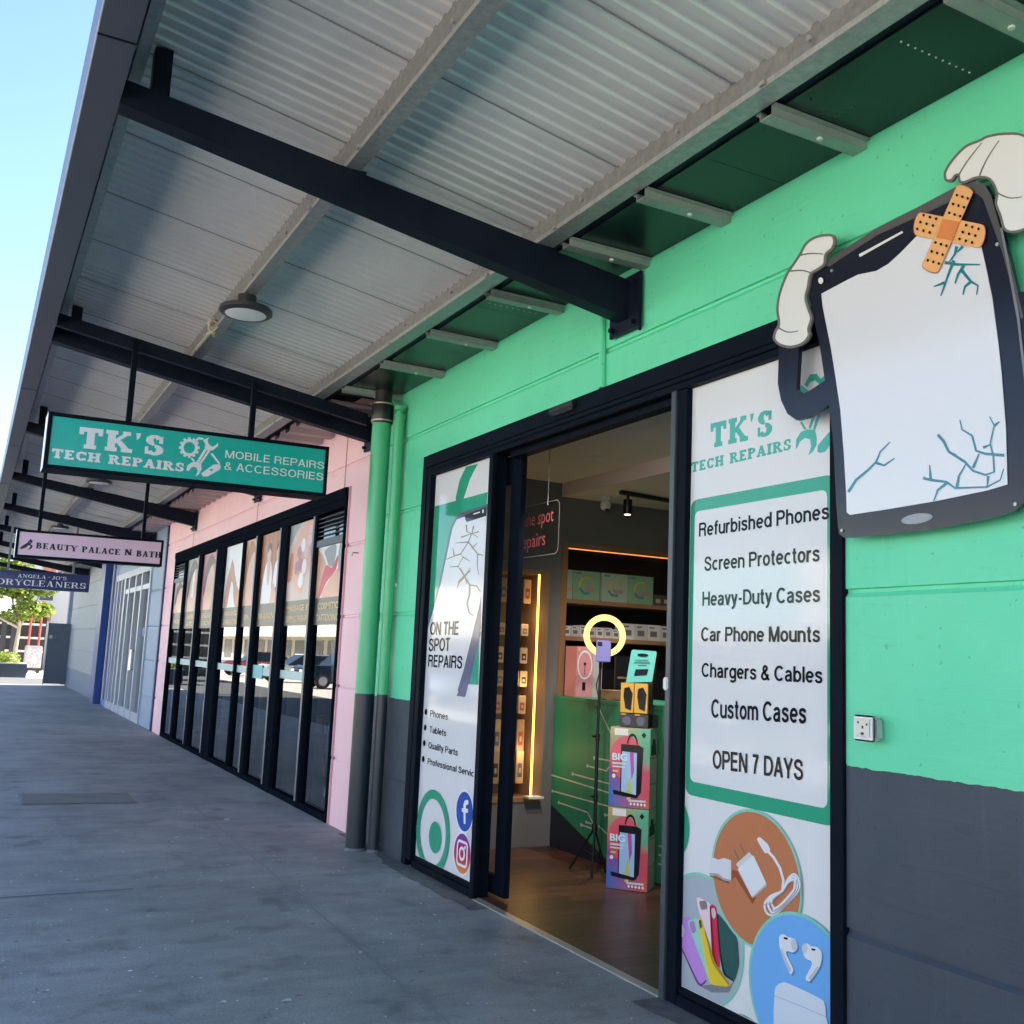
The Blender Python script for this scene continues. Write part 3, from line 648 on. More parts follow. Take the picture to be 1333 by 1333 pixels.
for k in (1, 2, 4, 5, 6):
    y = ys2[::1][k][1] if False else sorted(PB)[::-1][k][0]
    box(-.0225, -.0205, y-.055, y-.004, .06, 2.82).build('frame_highlight', mat('pale_frame_highlight', (.17, .18, .20), .4, metal=.3), PS)  # pale strip paints a reflective highlight along the mullion edge
m = MB()
for (a, b) in (ys2[0], ys2[-1]):
    m.box(-.01, .018, a, b, 2.50, 2.56)
    for k in range(6): m.hexa([(.0, a, 2.56+k*.043), (.05, a, 2.585+k*.043), (.05, b, 2.585+k*.043), (.0, b, 2.56+k*.043), (.0, a, 2.566+k*.043), (.05, a, 2.591+k*.043), (.05, b, 2.591+k*.043), (.0, b, 2.566+k*.043)])
    m.box(.055, .06, a, b, 2.56, 2.82)
m.build('vent_louvre', GREYAL, PS)
SALONG = glass('salon_glass', (.62, .68, .70), .11, .9)
GOLD = mat('gold_ink', (.62, .42, .14), .4); CAPT = mat('grey_caption_band', (.05, .05, .05), .35)
SKIN = [mat('poster_skin_pale', (.70, .38, .29), .35), mat('poster_skin_tan', (.48, .19, .10), .35)]
PBG = mat('poster_pale_ground', (.60, .47, .44), .35); PROSE = mat('poster_rose', (.62, .05, .10), .35); PGREY = mat('poster_grey', (.30, .32, .32), .35); PWHITE = mat('poster_white', (.80, .80, .82), .35)
PROSEP = mat('poster_petal_pale', (.70, .48, .50), .35); PDARK = mat('poster_brown', (.12, .06, .05), .4); PLIL = mat('poster_dusty_pink', (.46, .20, .24), .35); PWOOD = mat('poster_wood', (.40, .17, .07), .4)
caps = [['FACIAL'], ['LASER', '& IPL'], ['EYELASH', '& BROWS'], ['WAXING &', 'THREADING'], ['SPA'], ['SPA & SAUNA'], ['MASSAGE &', 'CUPPING THERAPY'], ['COSMETIC', 'TATTOOING']]
def smooth_poly(pts, n=6):
    P = []; k = len(pts)
    for i in range(k):
        p0, p1, p2, p3 = [np.array(pts[(i+j-1) % k], float) for j in range(4)]
        for t in np.linspace(0, 1, n, endpoint=False):
            P.append(tuple(.5*((2*p1)+(-p0+p2)*t+(2*p0-5*p1+4*p2-p3)*t*t+(-p0+3*p1-3*p2+p3)*t**3)))
    return P
for i, (a, b) in enumerate(PB):
    pn = MB().face([(.02, a, .06), (.02, b, .06), (.02, b, 2.82), (.02, a, 2.82)]).build('pane', SALONG, PS)
    top = 2.50 if i in (0, 7) else 2.815
    A = Art(PS, .018, (a, b, 1.5, top), .0003)
    w = b-a; h = top-2.0
    def U(u, v): return (b-u*w, 2.0+v*h)
    def blob(pts, m, nm, sm=True): A.add(nm, [smooth_poly([U(*p) for p in pts]) if sm else [U(*p) for p in pts]], m, px=False, parent=pn)
    blob([(0, 0), (1, 0), (1, 1), (0, 1)], [PBG, PGREY, PLIL, PWHITE, SKIN[0], PWOOD, PBG, PWHITE][i], 'poster', False)
    if i == 7:
        blob([(-.1, 0), (-.1, .9), (.15, .85), (.35, .55), (.2, .2), (.1, 0)], SKIN[0], 'poster_arm'); blob([(.1, .02), (.2, .4), (.35, .62), (.55, .56), (.75, .78), (.7, .5), (.4, .3), (.2, .05)], PROSE, 'poster_lips')
        blob([(.25, .92), (.65, .98), (.62, .62), (.45, .6), (.33, .75)], PGREY, 'poster_glove'); blob([(.25, 0), (.45, .3), (.7, .5), (.85, .5), (1.0, .35), (1.0, -.1)], SKIN[0], 'poster_hand'); blob([(.8, .5), (.8, 1.0), (1.1, 1.0), (1.1, .4)], PGREY, 'poster_sleeve')
    if i == 6:
        blob([(.0, .25), (.08, .6), (.3, .8), (.6, .98), (1.0, 1), (1.0, .5), (.7, .3), (.6, .1), (.35, .15), (.15, .3)], SKIN[0], 'poster_hand'); blob([(.0, .28), (.06, .58), (.18, .62), (.2, .35), (.14, .26)], SKIN[1], 'poster_thumb')
        blob([(.0, 1.02), (.0, .72), (.2, .86), (.42, 1.02)], PGREY, 'poster_cloth')
        for k, (u, v, ru, rv) in enumerate(((.42, .62, .09, .08), (.55, .70, .08, .09), (.68, .60, .08, .08), (.48, .46, .10, .09), (.64, .42, .09, .10), (.78, .74, .08, .08), (.88, .62, .07, .09), (.55, .25, .11, .10), (.80, .88, .07, .06), (.34, .42, .07, .09))):
            A.add('poster_petal', [[U(u+ru*math.cos(q), v+rv*math.sin(q)) for q in np.linspace(0, 2*math.pi, 13)[:-1]]], (PLIL, PROSEP, PWHITE)[(k*2) % 3], px=False, parent=pn)
    if i == 5:
        for u in (.05, .22, .42, .60, .82): A.add('poster_plank', [[U(u, .3), U(u+.06, .3), U(u+.06, 1), U(u, 1)]], SKIN[1], px=False, parent=pn)
        blob([(.12, -.02), (.16, .38), (.32, .60), (.50, .58), (.60, .36), (.56, -.02)], PWHITE, 'poster_robe'); blob([(.66, .14), (.70, .50), (.86, .60), (1.05, .5), (1.05, .12), (.84, .22)], PWHITE, 'poster_robe')
        for u, v in ((.40, .70), (.86, .70)): blob([(u-.08, v-.10), (u-.09, v+.06), (u, v+.10), (u+.09, v+.05), (u+.06, v-.10)], SKIN[0], 'poster_face'); blob([(u-.10, v+.02), (u-.09, v+.13), (u+.02, v+.16), (u+.10, v+.10), (u+.08, v+.04), (u, v+.08)], PDARK, 'poster_hair')
        blob([(.60, -.02), (.66, .26), (.80, .20), (.92, -.02)], SKIN[0], 'poster_arm'); blob([(.34, .60), (.38, .30), (.46, .30), (.46, .60)], SKIN[0], 'poster_neck'); blob([(.0, .0), (.0, .35), (.10, .3), (.10, .0)], PDARK, 'poster_shade')
    if i == 3:
        blob([(.05, .0), (.1, .4), (.3, .75), (.38, .72), (.65, .35), (1.02, .1), (1.0, -.05), (.62, .02), (.38, .42), (.22, .02)], SKIN[1], 'poster_leg'); blob([(.38, .4), (.5, .25), (.42, .08), (.28, .08)], PWHITE, 'poster_gap')
    if i in (0, 1, 2, 4):
        blob([(.2, 0), (.25, .5), (.5, .8), (.8, .6), (.75, .2), (.6, 0)], SKIN[0], 'poster_face'); blob([(.1, .3), (.2, .8), (.5, .98), (.85, .8), (.6, .78), (.35, .6), (.2, .3)], PDARK if i < 3 else PWOOD, 'poster_hair')
        if i == 1: blob([(.45, .3), (.5, .7), (.6, .7), (.6, .3)], PWHITE, 'poster_highlight')
    A.add('caption_band', [[(a, 1.74), (b, 1.74), (b, 2.0), (a, 2.0)]], CAPT, px=False, parent=pn)
    A.n += 1
    for k, t in enumerate(caps[i]):
        n = len(caps[i]); zz = (1.89 if k == 0 else 1.78) if n == 2 else 1.83; ww = w*min(.86, .085*len(t)+.06)
        place(text_geo(t, .02), capheight(.02), (.018-.0004-.0003*A.n, b-(w-ww)/2, zz), (0, -1, 0), (0, 0, 1), ww, .062).build('lettering', GOLD, pn)
    if i != 7: box(.015, .018, a, b, 1.19, 1.275).build('safety_strip', mat('pale_teal_strip', (.42, .60, .60), .4), pn)
ST = box(.010, .013, PB[5][0]+.42, PB[5][1]-.02, 1.15, 1.30); ST.build('notice', mat('turquoise_notice', (.12, .50, .55), .4), PS)
# ---- second piece of the green shop: printed window panels are built with the art further down

# =================================================================== CANOPY
CA = thing('awning', 'long steel awning of ribbed metal sheet over the footpath', 'awning', (-1.3, 14, 3.2))
def roof_z(x): return 3.725 + .172*(-x-.6)
Y0, Y1 = -3.0, 36.3
def ribbed(name, xa, xb, ya, yb, pitch, amp, zf, m, parent, prof, nx=2):
    mb = MB(); ys = []
    k = 0; y = ya
    while y < yb:
        for t, h in prof: ys.append((y+t*pitch, h*amp))
        y += pitch
    for (yy, h) in ys:
        for q in range(nx+1):
            x = xa+(xb-xa)*q/nx; mb.v.append((x, yy, zf(x)+h))
    n = nx+1
    for i in range(len(ys)-1):
        for q in range(nx): mb.f.append((i*n+q, i*n+q+1, (i+1)*n+q+1, (i+1)*n+q))
    return mb.build(name, m, parent)
PROFR = [(0, 0), (.42, 0), (.50, .75), (.56, 1), (.82, 1), (.88, .75), (.96, 0)]
ribbed('roof_sheet', -2.74, -.46, Y0, Y1, .088, .013, roof_z, ZINC, CA, PROFR)
m = MB()
y = Y0+.31
while y < Y1:
    m.hexa([(-2.62, y, roof_z(-2.62)-.004), (-.5, y, roof_z(-.5)-.004), (-.5, y+.006, roof_z(-.5)-.004), (-2.62, y+.006, roof_z(-2.62)-.004), (-2.62, y, roof_z(-2.62)), (-.5, y, roof_z(-.5)), (-.5, y+.006, roof_z(-.5)), (-2.62, y+.006, roof_z(-2.62))]); y += .792
m.build('sheet_lap', mat('sheet_lap_edge', (.26, .26, .26), .6), CA)
def purlin(xw, xl, zb, zt, nm):
    mb = MB(); t = .004
    WB = MB().box(xw+.022, xw+.026, Y0, Y1, zb+t, zt+.013).build('purlin_web', mat('dark_galvanised_steel', (.25, .25, .25), .5, metal=.3, var=.25, vscale=26), CA)  # web in a darker galvanised tone than lip and flange
    mb.box(xw+t, xl, Y0, Y1, zb, zb+t)                        # bottom flange
    mb.box(xw, xw+t, Y0, Y1, zb, zb+.024)                     # lip
    mb.box(xl-t, xl, Y0, Y1, zb+t, zt)
    o = mb.build(nm, GALV, CA)
    b = MB(); y = Y0+.2; rnd = random.Random(3)
    while y < 30:
        b.tube([(xw+.021, y, zb+.08), (xw+.008, y, zb+.08)], .010, 8); y += .75
        if rnd.random() < .5: b.box(xw-.012, xw-.001, y+.2, y+.23, zb+.005, zb+.02)
    b.build('bolt', GALV, o)
purlin(-1.633, -1.556, 3.735, roof_z(-1.633)+.0, 'purlin')
purlin(-.605, -.505, 3.605, roof_z(-.605), 'purlin')
purlin(-2.60, -2.55, 3.90, roof_z(-2.58), 'purlin')
box(-.500, -.452, Y0, Y1, 3.622, 3.95).build('gutter_side', STEELBLK, CA)
box(-.449, -.003, Y0, Y1, 3.80, 3.95).build('box_gutter', STEELBLK, CA)
# soffit over the green shop and its hat section brackets
sm = MB()
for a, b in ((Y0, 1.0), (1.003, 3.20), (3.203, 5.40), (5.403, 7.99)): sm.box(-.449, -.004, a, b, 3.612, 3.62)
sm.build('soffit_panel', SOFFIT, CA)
for y in (1.10, 1.94, 2.775, 3.595, 4.245, 5.12, 6.0, 6.86, 7.73):
    mb = MB()
    mb.box(-.495, .0-.004, y-.032, y+.032, 3.570, 3.574); mb.box(-.495, -.004, y-.034, y-.031, 3.570, 3.606); mb.box(-.495, -.004, y+.031, y+.034, 3.570, 3.606)
    mb.box(-.495, -.004, y-.055, y-.031, 3.603, 3.609); mb.box(-.495, -.004, y+.031, y+.055, 3.603, 3.609)
    o = mb.build('hat_bracket', mat('dull_zinc_bracket', (.36, .38, .36), .45, metal=.35, var=.12, vscale=20), CA)
    MB().lathe((-.22, y, 3.562), [(.011, 0), (.011, .008)], 8).build('screw', WHITEPL, o)
m = MB()
for k in range(11): m.lathe((-.40+k*.034, 2.22, 3.6085), [(.0035, 0), (.0035, .003)], 6)
for k in range(9): m.lathe((-.40+k*.04, 5.3, 3.6085), [(.0035, 0), (.0035, .003)], 6)
m.build('rivet', WHITEPL, CA)
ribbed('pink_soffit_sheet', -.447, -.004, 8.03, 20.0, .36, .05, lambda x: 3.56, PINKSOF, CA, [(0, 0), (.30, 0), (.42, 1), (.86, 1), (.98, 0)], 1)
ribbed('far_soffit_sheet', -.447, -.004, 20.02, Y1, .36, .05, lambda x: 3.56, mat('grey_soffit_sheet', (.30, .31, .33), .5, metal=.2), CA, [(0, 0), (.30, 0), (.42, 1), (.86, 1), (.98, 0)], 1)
# fascia gutter
m = MB(); m.box(-2.765, -2.628, Y0, Y1, 3.765, 3.772); m.box(-2.765, -2.758, Y0, Y1, 3.772, 4.12); m.box(-2.634, -2.628, Y0, Y1, 3.772, 3.80); m.box(-2.75, -2.634, Y0, Y1, 4.09, 4.10)
m.build('fascia', FASCIA, CA)
m = MB()
for y in (3.9, 10.2, 13.4, 16.9, 21, 25, 30): m.box(-2.767, -2.626, y, y+.012, 3.7625, 3.7649)
m.build('fascia_seam', STEELBLK, CA)
box(-2.7705, -2.7655, Y0, Y1, 3.765, 3.775).build('fascia_lip', WHITEPL, CA)
# tapered beams
BY = [4.40+3.94*k for k in range(9)]
for k, y in enumerate(BY):
    if y > 36: break
    mb = MB(); hw = .05; t = .012
    def Q(x, dz, top): return (x, y, (3.315+(-x-.02)*.165 if not top else 3.545+(-x-.02)*.125)+dz)
    xo, xi = -2.628, -.035
    def prism(y0, y1, zb0, zt0, zb1, zt1):
        mb.hexa([(xo, y0, zb1), (xi, y0, zb0), (xi, y1, zb0), (xo, y1, zb1), (xo, y0, zt1), (xi, y0, zt0), (xi, y1, zt0), (xo, y1, zt1)])
    zbi, zti = 3.318, 3.532; zbo, zto = 3.742, 3.856
    prism(y-.006, y+.006, zbi+t, zti-t, zbo+t, zto-t)
    prism(y-hw, y+hw, zbi, zbi+t, zbo, zbo+t)
    prism(y-hw, y+hw, zti-t, zti, zto-t, zto)
    prism(y-hw, y-hw+.007, zbi+t, zti-t, zbo+t, zto-t)
    o = mb.build('beam', STEELBLK, CA)
    p = MB(); p.box(-.034, -.018, y-.15, y+.13, 3.25, 3.555); p.box(-.030, -.018, y-.15, y-.14, 3.23, 3.25)
    for by in (y-.11, y+.09):
        for bz in (3.285, 3.51): p.tube([(-.034, by, bz), (-.062, by, bz)], .014, 6)
    p.build('wall_plate', STEELBLK, o)
    box(-2.51, -2.435, y-.04, y+.04, 3.84, roof_z(-2.47)+.002).build('stub_post', STEELBLK, o)
    m = MB(); m.box(-1.66, -1.53, y-.045, y+.045, 3.716, 3.737); m.box(-.63, -.49, y-.045, y+.045, 3.58, 3.607); m.build('purlin_cleat', STEELBLK, o)

# sign hanger rails (angle bars running under the sheet, one per hanging sign)
def hanging_sign(name, label, cat, Y, xl, xr, zt, zb, dep, tilt, face, frame, rail, hang, strip=None, hm=None):
    t = thing(name, label, cat, ((xl+xr)/2, Y, zb))
    dz = lambda x: (xr-x)*tilt
    def hx(x0, x1, y0, y1, z0, z1):
        return MB().hexa([(x0, y0, z0+dz(x0)), (x1, y0, z0+dz(x1)), (x1, y1, z0+dz(x1)), (x0, y1, z0+dz(x0)), (x0, y0, z1+dz(x0)), (x1, y0, z1+dz(x1)), (x1, y1, z1+dz(x1)), (x0, y1, z1+dz(x0))])
    f = .028
    c = MB()
    for q in (hx(xl, xr, Y, Y+dep, zt-f, zt), hx(xl, xr, Y, Y+dep, zb, zb+f), hx(xl, xl+f, Y, Y+dep, zb+f, zt-f), hx(xr-f, xr, Y, Y+dep, zb+f, zt-f)):
        i = len(c.v); c.v += q.v; c.f += [tuple(i+k for k in ff) for ff in q.f]
    c.build('sign_case', frame, t)
    hx(xl+f, xr-f, Y+.006, Y+dep-.006, zb+f, zt-f).build('sign_face', face, t)
    if strip: hx(xl-.004, xl-.0005, Y+.02, Y+dep, zb, zt).build('end_panel', strip, t)
    for (x, zr) in hang:
        MB().box(x-.02, x+.02, Y+dep*.35, Y+dep*.35+.04, zt+dz(x)-.003, zr).build('hanger', hm or frame, t)
    if rail:
        (xa, za), (xb, zb2), hh = rail
        y = Y+dep*.35+.041
        MB().hexa([(xa, y, za-hh), (xb, y, zb2-hh), (xb, y+.05, zb2-hh), (xa, y+.05, za-hh), (xa, y, za), (xb, y, zb2), (xb, y+.05, zb2), (xa, y+.05, za)]).build('support_rail', STEELBLK, t)
    return t, dz
TEAL = mat('teal_sign_acrylic', (.012, .43, .375), .22, var=.03, coat=.3)
YS = 7.80
T1, dz1 = hanging_sign('repair_shop_sign', 'teal hanging light box sign of the repair shop with white lettering', 'sign', YS, -2.615, -.553, 3.118, 2.712, .26, -.012, TEAL, BLACKAL,
    ((-2.62, 3.86), (-.20, 3.47), .095), ((-2.07, 3.74), (-1.16, 3.57)), mat('white_end_panel', (.80, .80, .80), .4))
def sp(px, py, Y): q = yp(px, py, Y); return (q[0], q[2])
def sign_text(t, Y, body, pl, pr, top, m, font=None, bold=0.0, lay=1):
    a = yp(*pl, Y); b = yp(*pr, Y); h = yp(*top, Y)[2]-a[2]; w = b[0]-a[0]; rt = Vector((1, 0, (b[2]-a[2])/w)); o = (a[0], Y-.0012*lay+.006, a[2])
    if font: mb = place_serif(body, font, o, rt, (0, 0, 1), w, h, (0, -1, 0))
    else:
        geo = sans_geo(body, .115); mb = place(geo, 1.0, o, rt, (0, 0, 1), w, h); mb.v = [(p[0], p[1]-q[2], p[2]) for p, q in zip(mb.v, geo[0])]
    return mb.build('lettering', m, t)
z6 = lambda a, b: (200+a/4.443, 500+b/4.443); z8 = lambda a, b: (a/4.443, 420+b/4.443)
LILACINK = mat('white_sign_vinyl', (.74, .75, .80), .3)
sign_text(T1, YS, "TK'S", z8(450, 722), z8(942, 772), z8(452, 600), LILACINK, SLAB)
sign_text(T1, YS, 'TECH REPAIRS', z8(298, 779), z8(1062, 862), z8(299, 725), LILACINK, SLAB)
sign_text(T1, YS, 'MOBILE REPAIRS', z6(414, 424), z6(985, 492), z6(415, 380), LILACINK)
sign_text(T1, YS, '& ACCESSORIES', z6(408, 494), z6(980, 558), z6(409, 448), LILACINK)
def logo(put, m, conv):
    c = (207, 367); P = ringpolys(c, 33, 50, 36)
    for k in range(12):
        a = R(k*30); b = R(15)*.62
        P.append([(c[0]+47*math.cos(a-b), c[1]+47*math.sin(a-b)), (c[0]+60*math.cos(a-b*.8), c[1]+60*math.sin(a-b*.8)), (c[0]+60*math.cos(a+b*.8), c[1]+60*math.sin(a+b*.8)), (c[0]+47*math.cos(a+b), c[1]+47*math.sin(a+b))])
    P += ringpolys((330, 338), 22, 45, 20, -60+30, 200+10)[0:0]
    P += [[(285, 320), (300, 348), (296, 370), (318, 388), (345, 380), (372, 358), (374, 338), (360, 352), (340, 362), (318, 345), (312, 322), (322, 308), (300, 318)]]
    P += [[(236, 325), (262, 306), (290, 312), (285, 322), (262, 318), (246, 335)]]
    P += [[(296, 372), (308, 380), (262, 455), (250, 447)], [(314, 384), (326, 388), (276, 460), (266, 456)]]
    P += [[(190, 498), (196, 470), (222, 452), (252, 448), (276, 462), (278, 492), (262, 522), (244, 532), (256, 502), (248, 482), (232, 476), (214, 486), (204, 502)]]
    P += [[(214, 428), (222, 424), (240, 444), (232, 450)], [(330, 402), (340, 398), (386, 458), (376, 462)]]
    P += [[(276, 516), (346, 466), (382, 462), (390, 478), (380, 496), (312, 534), (284, 532)]]
    for p in P: put([conv(*q) for q in p], m)
LG = MB()
def put_sign(p, m):
    q = [yp(x, y, YS) for x, y in p]; LG.poly([(k[0], YS+.0044-.0001*(len(LG.f) % 5), k[2]) for k in q])
logo(put_sign, LILACINK, z6)
LG.build('emblem', LILACINK, T1)
dot = yp(*z6(334, 496), YS); DM = MB()
DM.poly([(dot[0]+.012*math.cos(a), YS+.0030, dot[2]+.008*math.sin(a)) for a in np.linspace(0, 2*math.pi, 14)[:-1]]); DM.build('emblem_dot', TEAL, T1)
PINKSIGN = mat('dusty_pink_sign_acrylic', (.80, .58, .73), .22, coat=.3)
YP = 12.9
T2, dz2 = hanging_sign('beauty_salon_sign', 'dusty pink hanging sign of the beauty salon with black serif lettering', 'sign', YP, -2.58, -.965, 2.74, 2.42, .20, -.010, PINKSIGN, BLACKAL,
    None, ((-2.35, 3.86), (-1.20, 3.62)), WHITEPL)
z4 = lambda a, b: (a/5.332, 500+b/5.332)
DKINK = mat('dark_purple_ink', (.016, .008, .03), .3)
for wd, x0, y0, x1, y1 in (('BEAUTY', 248, 1140, 535, 1163), ('PALACE', 566, 1166, 830, 1187), ('N', 862, 1187, 915, 1189), ('BATH', 945, 1196, 1117, 1207)):
    sign_text(T2, YP, wd, z4(x0, y0), z4(x1, y1), z4(x0, y0-42), DKINK, SERIF)
eb = MB()
for pts in ([(135, 1140), (150, 1125), (190, 1100), (210, 1085), (205, 1110), (180, 1135), (150, 1145)], [(195, 1092), (214, 1074), (228, 1092), (212, 1112), (228, 1122), (218, 1142), (188, 1150), (206, 1136), (212, 1122), (196, 1118), (212, 1100), (206, 1094)]):
    eb.poly([(q[0], YP+.0038-.0002*len(eb.f), q[2]) for q in [yp(*z4(*p), YP) for p in pts]])
eb.build('emblem', DKINK, T2)
YD = 21.0
NAVYSIGN = mat('navy_sign_acrylic', (.012, .028, .13), .25, coat=.3)
T3, dz3 = hanging_sign('dry_cleaner_sign', 'navy hanging sign of the dry cleaner with white serif lettering', 'sign', YD, -2.72, -1.0, 2.725, 2.40, .18, -.006, NAVYSIGN, NAVYSIGN,
    None, ((-2.42, 3.83), (-1.30, 3.62)), None, mat('grey_hanger_steel', (.18, .19, .21), .5))
zz = lambda a, b: (a/10.254, 720+b/10.254)
sign_text(T3, YD, 'ANGELA', zz(235, 322), zz(612, 345), zz(236, 276), WHITEINK, SERIFB)
sign_text(T3, YD, '-', zz(640, 340), zz(672, 342), zz(640, 300), WHITEINK, SERIFB); sign_text(T3, YD, "JO'S", zz(690, 352), zz(885, 364), zz(690, 305), WHITEINK, SERIFB)
sign_text(T3, YD, 'DRYCLEANERS', zz(-48, 412), zz(1140, 478), zz(-48, 333), WHITEINK, SERIFB)

# round ceiling lamps under the first purlin
def ceiling_lamp(y, label):
    t = thing('ceiling_lamp', label, 'lamp', (-1.60, y, 3.61), 'round lamps under the awning')
    MB().lathe((-1.60, y, 3.61), [(.150, 0), (.168, .012), (.168, .034), (.158, .044), (.06, .05), (.06, .124)], 40).build('housing', mat('charcoal_lamp_housing', (.03, .032, .04), .4), t, smooth=True)
    MB().lathe((-1.60, y, 3.603), [(.03, .0), (.10, .002), (.135, .008), (.148, .014)], 40).build('diffuser', mat('opal_diffuser', (.92, .92, .95), .35), t, smooth=True)
    return t
l0 = ceiling_lamp(6.40, 'round black lamp with white diffuser nearest the camera above the teal sign')
for y, lb in ((14.7, 'round black lamp with white diffuser just below the teal sign'), (21.4, 'round black lamp with white diffuser above the pink salon sign')):
    dup(l0, (0, y-6.40, 0), lb)
cw = MB(); rnd = random.Random(5)
pts = []
for k in range(46):
    a = k*.62; pts.append((-1.66+.030*math.sin(a*1.3)+.01*rnd.random(), 7.20+.05*math.cos(a)+.02*rnd.random(), 3.74+.055*math.sin(a*.8)))
cw.tube(pts, .006, 6); cw.tube([(-1.66, 7.2, 3.72), (-1.665, 7.6, 3.715), (-1.66, 8.0, 3.725), (-1.655, 8.5, 3.71)], .006, 6)
tag(cw.build('cable_coil', mat('cream_cable', (.62, .55, .42), .6), smooth=True), 'cream cable coiled up against the awning purlin beyond the round lamp', 'cable')

# =================================================================== DOWNPIPES
def pipe(name, label, x, y, r, zt, coupling, tilt=0):
    t = thing(name, label, 'downpipe', (x, y, 0))
    MB().lathe((x, y, 1.18), [(r, 0), (r, zt-1.18)], 24).build('upper_pipe', GREENP, t, smooth=True)
    MB().lathe((x, y, .0), [(r, 0.0), (r, 1.18)], 24).build('lower_pipe', DADOP, t, smooth=True)
    MB().lathe((x, y, 1.75), [(r+.004, 0), (r+.004, .06)], 24).build('collar', GREENP, t, smooth=True)
    MB().lathe((x, y, .0), [(r+.012, 0), (r+.004, .02)], 24).build('base_sealant', mat('pale_sealant', (.16, .17, .17), .7), t)
    if coupling:
        MB().lathe((x, y, zt-.02), [(r+.006, 0), (r+.012, .02), (r+.012, .16), (r+.006, .18)], 24).build('rubber_coupling', BLACKPL, t, smooth=True)
        for z in (zt-.005, zt+.135): MB().lathe((x, y, z), [(r+.0135, 0), (r+.0135, .012)], 24).build('hose_clamp', mat('brass_clamp', (.55, .48, .34), .3, metal=.8), t)
    else:
        MB().lathe((x, y, zt), [(r+.006, 0), (r+.006, .03), (r*.7, .035), (r*.7, .06), (r+.008, .065), (r+.008, .10)], 20).build('cap', GREENP, t, smooth=True)
        m = MB(); m.box(x, -.002, y-.012, y+.012, 2.02, 2.05); m.build('clip', WHITEPL, t)
    return t
pipe('downpipe', 'thick downpipe painted green above and charcoal below with black rubber coupling', -.165, 7.68, .078, 3.36, True)
pipe('downpipe', 'thin downpipe painted green above and charcoal below beside the thick one', -.062, 7.56, .042, 3.38, False)
MB().lathe((-.165, 7.68, 3.50), [(.07, 0), (.07, .13)], 20).build('pipe_spigot', BLACKPL, bpy.data.objects['downpipe'])
m = MB(); m.tube([(-.07, 25.35, .15), (-.07, 25.35, 3.4)], .035, 10)
tag(m.build('downpipe', mat('mauve_grey_pipe', (.34, .32, .40), .5), smooth=True), 'slim grey downpipe beside the deep blue pilaster', 'downpipe')

# power outlet on the green wall
t = thing('power_outlet', 'white weatherproof power outlet box on the green wall', 'power outlet', (-.03, 2.72, 1.26))
box(-.048, -.001, 2.676, 2.766, 1.264, 1.349).build('back_box', mat('outlet_grey', (.42, .46, .44), .4, var=.1, vscale=20), t, bevel=.01)
box(-.060, -.0485, 2.672, 2.770, 1.260, 1.353).build('face_plate', WHITEPL, t, bevel=.006)
box(-.0625, -.0605, 2.688, 2.754, 1.276, 1.338).build('socket_insert', mat('cream_plastic', (.66, .66, .56), .4), t, bevel=.004)
SLOT = mat('socket_slot_navy', (.02, .025, .06), .4)
for (dy, zc) in ((.020, 1.326), (-.020, 1.321)): box(-.0645, -.063, 2.721+dy-.003, 2.721+dy+.003, zc-.004, zc+.004).build('socket_slot', SLOT, t)
box(-.0645, -.063, 2.717, 2.724, 1.305, 1.315).build('socket_slot', SLOT, t); box(-.0645, -.063, 2.715, 2.728, 1.283, 1.292).build('socket_slot', SLOT, t)
tag(MB().tube([(-.002, 8.52, 2.36), (-.05, 8.52, 2.36), (-.06, 8.52, 2.33)], .006, 6).build('wall_hook', mat('rusty_hook', (.20, .13, .10), .6)), 'small rusty hook in the pink wall beside the green downpipe', 'hook')

# =================================================================== PRINTED WINDOW PANELS (green shop)
XP = .030
def Z(x0, y0, s): return lambda a, b: (x0+a/s, y0+b/s)
rA, rB, rC = Z(870, 450, 5.332), Z(870, 680, 5.332), Z(860, 1033, 4.443)
def panel(y0, y1, z0, z1):
    return MB().box(XP, XP+.008, y0, y1, z0, z1).build('window_panel', FILM, GS)
P1 = panel(2.931, 3.869, .081, 2.839)
A = Art(P1, XP, (2.935, 3.865, .085, 2.835))
yl = fp(*rB(140, 600), XP)[1]; yr = fp(*rB(1176, 600), XP)[1]; yr = max(yr, 2.94)
zt_ = fp(*rA(640, 985), XP)[2]; zb_ = fp(*rC(560, 95), XP)[2]
outer = rrect(yr, yl, zb_, zt_, .05); inner = rrect(yr+.045, yl-.036, zb_+.062, zt_-.058, .03)
k = len(outer); A.add('green_border', [[outer[i], outer[(i+1) % k], inner[(i+1) % k], inner[i]] for i in range(k)], GREENINK, px=False)
A.text("TK'S", rA(292, 712), rA(722, 622), rA(275, 547), TEALINK, font=SLAB)
A.text('TECH REPAIRS', rA(160, 882), rA(852, 722), rA(160, 812), TEALINK, font=SLAB)
wr = [[(885, 720), (888, 650), (920, 600), (965, 580), (1020, 585), (1032, 640), (1030, 690), (1005, 735), (972, 762), (992, 700), (985, 650), (950, 640), (915, 665), (900, 700)],
      [(1035, 735), (1040, 690), (1115, 600), (1145, 600), (1145, 660), (1090, 735), (1055, 745)],
      [(915, 530), (930, 525), (960, 578), (945, 585)], [(975, 570), (1000, 490), (1018, 495), (990, 580)], [(1004, 585), (1035, 480), (1060, 470), (1020, 590)],
      [(905, 300), (925, 275), (960, 300), (985, 320), (930, 340), (908, 325)], [(945, 270), (985, 200), (1030, 195), (1060, 230), (1110, 180), (1110, 240), (1050, 270), (1020, 240), (985, 255), (965, 290)]]
A.add('emblem', [[rA(*q) for q in p] for p in wr], TEALINK)
SLATEINK = BLACKINK
